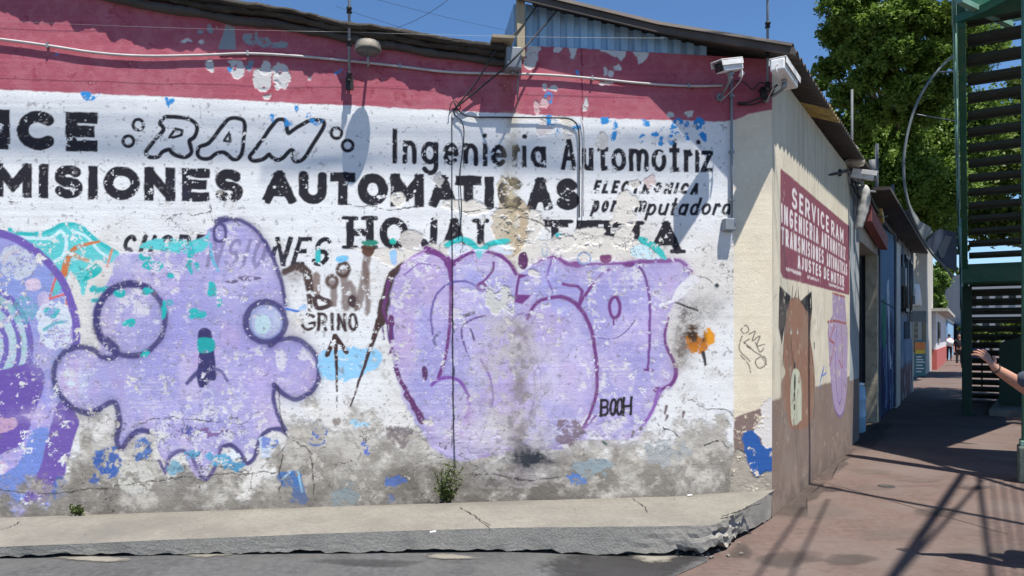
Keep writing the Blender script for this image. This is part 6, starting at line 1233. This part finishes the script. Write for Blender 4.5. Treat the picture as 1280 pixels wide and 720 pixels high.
# ================================================================== OVERHEAD CABLES (their shadows cross the pavement)
def from_shadow(px, py, h):   # the point at height h whose shadow falls on this spot of the pavement
    g_ = gr(px, py); return g_ + SUN * (h / SUN.z)
def overhead(p0, p1, h, r, ext0, ext1, label, tilt=0.0, group='overhead cables'):
    a, b = from_shadow(*p0, h), from_shadow(*p1, h); d = b - a
    return tubeobj('overhead_cable', sag(a - d * ext0, b + d * ext1, .05, 20), r, M['rubber'], label, 'cable', group, seg=6)
overhead((1010, 605), (1280, 655), 6.2, .046, .35, 3, 'thick overhead cable crossing above the shop corner')
overhead((1150, 574), (1280, 613), 6.0, .046, .2, 3, 'thick overhead cable crossing just beyond the corner camera')
overhead((1205, 590), (1112, 722), 6.8, .040, .0, 2.2, 'thick cable running above the middle of the pavement to the bridge deck')
overhead((1228, 600), (1140, 695), 6.8, .020, .0, 2.2, 'thin cable running above the pavement beside the thick one')
overhead((1000, 640), (942, 722), 6.4, .013, .1, 2.2, 'thin cable running above the pavement close to the shop wall')
overhead((1032, 630), (985, 722), 6.4, .012, .1, 2.2, 'thin cable second from the shop wall above the pavement')
overhead((1222, 588), (1236, 720), 6.8, .024, .0, 2.2, 'drooping cable bundle running above the right of the pavement')
for k in range(4): overhead((1236 + 12 * k, 566), (1250 + 15 * k, 720), 6.4, .008, .0, 2.0, 'fine overhead wire running above the right of the pavement', group='fine overhead wires')
# cables level with the front wall: their shadows are the soft lines across the lettering
def wall_shadow(pA, pB, off, r, label):
    q = []
    for px, py in (pA, pB): w_ = fw(px, py); q.append(w_ + SUN * (off / SUN.dot(N)))
    d = q[1] - q[0]; return tubeobj('overhead_cable', [q[0] - d * .9, q[0], q[1], q[1] + d * .7], r, M['rubber'], label, 'cable', 'street cables facing the wall')
wall_shadow((0, 170), (440, 192), 2.4, .012, 'upper street cable hung in front of the painted wall'); wall_shadow((60, 155), (560, 172), 2.2, .009, 'second street cable hung in front of the painted wall')
wall_shadow((0, 187), (560, 196), 2.5, .014, 'lowest street cable hung in front of the painted wall'); wall_shadow((600, 190), (880, 162), 2.0, .012, 'slanting street cable hung in front of the painted wall'); wall_shadow((0, 134), (900, 176), 2.3, .007, 'finest street cable hung in front of the painted wall'); wall_shadow((300, 197), (900, 222), 2.6, .009, 'middle street cable hung in front of the painted wall')
# faint wires far up in the sky
for k, (a, b) in enumerate(((at(420, 8, 40), at(690, 82, 60)), (at(430, -12, 40), at(720, 52, 60)), (at(470, 40, 40), at(560, 0, 35)))):
    tubeobj('sky_wire', sag(a, b, .3, 10), .011, M['rubber'], 'faint far wire crossing the sky behind the roofs', 'wire', 'far sky wires', seg=4)

# ================================================================== PEOPLE
def skin(name, joints, edges, m, parent, sub=2, root=0):
    off = ROOT[parent] if parent in ROOT else Vector((0, 0, 0))
    me = bpy.data.meshes.new(name); me.from_pydata([tuple(Vector(j[0]) - off) for j in joints], edges, [])
    o = bpy.data.objects.new(name, me); COL.objects.link(o)
    sm = o.modifiers.new('skin', 'SKIN'); sm.use_smooth_shade = True; sm.branch_smoothing = .4
    for v, j in zip(me.skin_vertices[0].data, joints): r = j[1]; v.radius = (r, r) if not isinstance(r, tuple) else r
    me.skin_vertices[0].data[root].use_root = True
    ss = o.modifiers.new('sub', 'SUBSURF'); ss.levels = sub; ss.render_levels = sub
    dg = bpy.context.evaluated_depsgraph_get(); bm_ = bpy.data.meshes.new_from_object(o.evaluated_get(dg)); o.modifiers.clear(); o.data = bm_; o.data.materials.clear(); o.data.materials.append(m)
    for p in o.data.polygons: p.use_smooth = True
    o.parent = parent; return o
def head_mesh(c, fwd, r, parent, hair_m=None, hairdrop=.5):
    fwd = Vector(fwd).normalized(); rt = fwd.cross(Vector((0, 0, 1))).normalized(); up = Vector((0, 0, 1)); bm = bmesh.new(); bmesh.ops.create_uvsphere(bm, u_segments=28, v_segments=20, radius=1)
    vs = []; 
    for v in bm.verts:
        x, y, z = v.co; jaw = 1 - .28 * max(0, -z) ** 1.3; X_ = x * .074 * jaw; Y_ = y * .094 * (1 - .12 * max(0, -z)); Z_ = z * .118
        if y > .6 and abs(x) < .22 and -.35 < z < .15: Y_ += .022 * (1 - abs(x) / .22) * (1 if z > -.3 else .6) * (.4 + (.15 - z) * 1.2)
        if y > .6 and abs(abs(x) - .38) < .2 and -.02 < z < .28: Y_ -= .008
        if y > .75 and abs(x) < .32 and abs(z + .52) < .07: Y_ += .006
        vs.append(c + rt * X_ * (r / .118) + fwd * Y_ * (r / .118) + up * Z_ * (r / .118))
    bm.verts.index_update(); fs = [tuple(v.index for v in f.verts) for f in bm.faces]; bm.free(); return vs, fs
def person(base, label, fwd, J, cloth, parent_name='person'):
    """J: joint positions (world). Builds one continuous skinned body; hair and clothes are its children."""
    o = thing(parent_name, base, label, 'person'); j = {k: Vector(v) for k, v in J.items()}
    names = ['pelvis', 'belly', 'chest', 'neck', 'head', 'crown', 'shL', 'elL', 'wrL', 'shR', 'elR', 'wrR', 'hipL', 'knL', 'anL', 'toL', 'hipR', 'knR', 'anR', 'toR']
    rad = dict(pelvis=(.13, .1), belly=(.125, .095), chest=(.14, .1), neck=.052, head=.078, crown=.06, shL=.056, elL=.058, wrL=.034, shR=.056, elR=.04, wrR=.027, hipL=.085, knL=.056, anL=.036, toL=.032, hipR=.085, knR=.056, anR=.036, toR=.032)
    ix = {n: i for i, n in enumerate(names)}; E_ = [('pelvis', 'belly'), ('belly', 'chest'), ('chest', 'neck'), ('neck', 'head'), ('head', 'crown'), ('chest', 'shL'), ('shL', 'elL'), ('elL', 'wrL'), ('chest', 'shR'), ('shR', 'elR'), ('elR', 'wrR'), ('pelvis', 'hipL'), ('hipL', 'knL'), ('knL', 'anL'), ('anL', 'toL'), ('pelvis', 'hipR'), ('hipR', 'knR'), ('knR', 'anR'), ('anR', 'toR')]
    joints = [(j[n], rad[n]) for n in names]; edges = [(ix[a], ix[b]) for a, b in E_]
    for s in 'LR':      # hands: palm and five bent fingers
        w, e = j['wr' + s], j['el' + s]; hd = j.get('hand' + s) or (w - e).normalized(); hd = Vector(hd).normalized(); sd = Vector(j.get('side' + s) or hd.orthogonal()).normalized(); sd = (sd - hd * sd.dot(hd)).normalized(); nn = hd.cross(sd).normalized()
        pi = len(joints); joints.append((w + hd * .045, (.030, .02))); edges.append((ix['wr' + s], pi)); joints.append((w + hd * .085, (.036, .016))); edges.append((pi, pi + 1))
        for k, (so, ln, sprd) in enumerate(((-.030, .085, -.22), (-.010, .096, -.06), (.011, .09, .08), (.030, .07, .24))):
            a = w + hd * .095 + sd * so; d = (hd + sd * sprd).normalized(); bcurl = nn * (-.012 - .004 * k); i0 = len(joints)
            ln *= .88; joints += [(a, .0098), (a + d * ln * .45 + bcurl * .3, .0088), (a + d * ln * .78 + bcurl * 1.0, .008), (a + d * ln + bcurl * 1.9, .0068)]; edges += [(pi + 1, i0), (i0, i0 + 1), (i0 + 1, i0 + 2), (i0 + 2, i0 + 3)]
        i0 = len(joints); a = w + hd * .035 - sd * .028; d = (hd * .75 - sd * .7).normalized(); joints += [(a, .0135), (a + d * .04, .011), (a + d * .04 + (hd * .95 - sd * .35).normalized() * .035, .0085)]; edges += [(pi, i0), (i0, i0 + 1), (i0 + 1, i0 + 2)]
    body = skin('body', joints, edges, M['skin'], o)
    # head with a face joins the same mesh
    hc = j['head'] + Vector((0, 0, .035)); vs, fs = head_mesh(hc, fwd, .118, o); off = ROOT[o]
    bm = bmesh.new(); bm.from_mesh(body.data); nv = [bm.verts.new(v - off) for v in vs]
    for f in fs:
        ff = bm.faces.new([nv[i] for i in f]); ff.smooth = True
    bm.to_mesh(body.data); bm.free()
    fwd = Vector(fwd).normalized(); rt = fwd.cross(Vector((0, 0, 1))).normalized()
    mb = MB()
    for s in (-1, 1): mb.lathe(hc + fwd * .083 + rt * s * .03 + Vector((0, 0, .012)), fwd, [(.012, 0), (.008, .006), (.001, .008)], 10)
    mb.tube([hc + fwd * .088 + rt * -.022 - Vector((0, 0, .06)), hc + fwd * .094 - Vector((0, 0, .06)), hc + fwd * .088 + rt * .022 - Vector((0, 0, .06))], .004, 5)
    mb.build('eyes', M['hair'], o)
    mb = MB()
    for s in (-1, 1): mb.lathe(hc + rt * s * .072, rt * s, [(.026, 0), (.03, .008), (.014, .012)], 10)
    mb.build('ears', M['skin'], o)
    vs2, fs2 = head_mesh(hc + Vector((0, 0, .014)) - fwd * .012, fwd, .126, o); mb = MB(); keep = [f for f in fs2 if all(((vs2[i] - hc).dot(fwd) < .055 and (vs2[i] - hc).z > -.05) or (vs2[i] - hc).z > .062 for i in f)]; used = sorted({i for f in keep for i in f}); mp = {i: k for k, i in enumerate(used)}; mb.add([vs2[i] for i in used], [tuple(mp[i] for i in f) for f in keep], True); mb.build('hair', M['hair'], o)
    # clothes: skins a little larger than the body
    def wear_(name, nodes, ed, m, grow): return skin(name, [(p, (r + grow if not isinstance(r, tuple) else (r[0] + grow, r[1] + grow))) for p, r in nodes], ed, m, o)
    slL = j['shL'].lerp(j['elL'], cloth.get('sleeve', .8)) if cloth.get('sleeve', .8) <= 1 else j['elL'].lerp(j['wrL'], cloth['sleeve'] - 1); slR = j['shR'].lerp(j['elR'], min(1, cloth.get('sleeve', .8)))
    nodes = [(j['pelvis'] - Vector((0, 0, .04)), (.135, .105)), (j['belly'], (.128, .1)), (j['chest'], (.14, .104)), (j['neck'] - Vector((0, 0, .03)), .06), (j['shL'], .06), (slL, .046), (j['shR'], .06), (slR, .046)]
    wear_('shirt', nodes, [(0, 1), (1, 2), (2, 3), (2, 4), (4, 5), (2, 6), (6, 7)], cloth['shirt'], .014)
    nodes = [(j['pelvis'] + Vector((0, 0, .02)), (.13, .1)), (j['hipL'], .088), (j['knL'], .06), (j['anL'] + Vector((0, 0, .03)), .046), (j['hipR'], .088), (j['knR'], .06), (j['anR'] + Vector((0, 0, .03)), .046)]
    wear_('trousers', nodes, [(0, 1), (1, 2), (2, 3), (0, 4), (4, 5), (5, 6)], cloth['trousers'], .012)
    for s in 'LR':
        a, t = j['an' + s], j['to' + s]; wear_('shoe', [(a - Vector((0, 0, .035)) - (t - a).normalized() * .05, .042), (a.lerp(t, .5) - Vector((0, 0, .02)), .04), (t, .036)], [(0, 1), (1, 2)], cloth.get('shoes', M['shoe']), 0)
    return o, j
def stand(base, fwd, h=1.7, step=.0, arms=None):
    b = Vector(base); f = Vector(fwd).normalized(); r = f.cross(Vector((0, 0, 1))).normalized(); k = h / 1.72; P = lambda x, y, z: b + r * x * k + f * y * k + Vector((0, 0, z * k))
    J = dict(pelvis=P(0, 0, .93), belly=P(0, .01, 1.1), chest=P(0, 0, 1.3), neck=P(0, 0, 1.46), head=P(0, .02, 1.57), crown=P(0, .01, 1.63), hipL=P(-.09, 0, .86), hipR=P(.09, 0, .86), knL=P(-.1, .03 + step * .5, .47), knR=P(.1, .03 - step * .2, .47), anL=P(-.1, step, .075), anR=P(.1, -step, .075 + abs(step) * .1), toL=P(-.11, step + .15, .036), toR=P(.11, -step + .15, .036), shL=P(-.18, 0, 1.4), shR=P(.18, 0, 1.4), elL=P(-.24, -.02, 1.12), elR=P(.24, -.02, 1.12), wrL=P(-.24, .09, .87), wrR=P(.24, .09, .87))
    if arms: J.update(arms)
    return J
# the friend whose raised hand enters at the right edge
pb = Vector((3.88, 4.86, 0)); wr, el = at(1243.5, 460, 5.0), at(1302, 497, 5.02)
J = stand(pb, (-.75, .45, 0), 1.68, .03)
J['shL'] = Vector((3.74, 4.74, 1.37)); J['elL'] = Vector(el); J['wrL'] = Vector(wr); J['handL'] = Vector((-.27, .58, .77)); J['sideL'] = Vector((-.85, -.3, -.15))
J['shR'] = Vector((4.0, 5.06, 1.37))
P1, jj = person(pb, 'person at the right edge in a dark blue top raising one bare forearm', (-.75, .45, 0), J, dict(shirt=M['navy'], trousers=M['jeans'], sleeve=1.58))
mb = MB(); w = jj['wrL']; ax = (jj['elL'] - w).normalized(); u_ = ax.orthogonal().normalized(); v_ = ax.cross(u_); c = w + ax * .012; mb.tube([c + (u_ * math.cos(a) + v_ * math.sin(a)) * .031 for a in np.linspace(0, 2 * math.pi, 17)[:-1]], .0045, 6, closed=True); mb.build('wristband', M['black'], P1)
# walkers far down the pavement
wb = gr(1186.5, 451); f2 = D * 1.0
person(wb, 'distant walker in red and white top with black trousers, seen from behind', tuple(f2), stand(wb, f2, 1.72, .12), dict(shirt=M['redcloth'], trousers=M['blackcloth'], sleeve=.6))
bgp = wb + Vector((-.12, -.25, 1.22)); mb = MB(); mb.lathe(bgp, (.2, .1, 1), [(.05, -.28), (.2, -.22), (.24, -.05), (.22, .12), (.1, .2), (.03, .22)], 14); mb.tube(vcrom([bgp + Vector((-.2, 0, -.1)), bgp + Vector((-.32, 0, -.28)), bgp + Vector((-.36, 0, -.5))], 4), [.07, .07, .06, .06, .06, .055, .05, .05, .04][:9], 8); tag(mb.build('shoulder_bundle', M['whitecloth']), 'white cloth bundle slung on the back of the walker in red', 'bundle')
wb2 = gr(1199, 457); person(wb2, 'distant walker in dark clothes half hidden behind the green stair', tuple(-D), stand(wb2, -D, 1.7, -.1), dict(shirt=M['blackcloth'], trousers=M['blackcloth'], sleeve=.9))
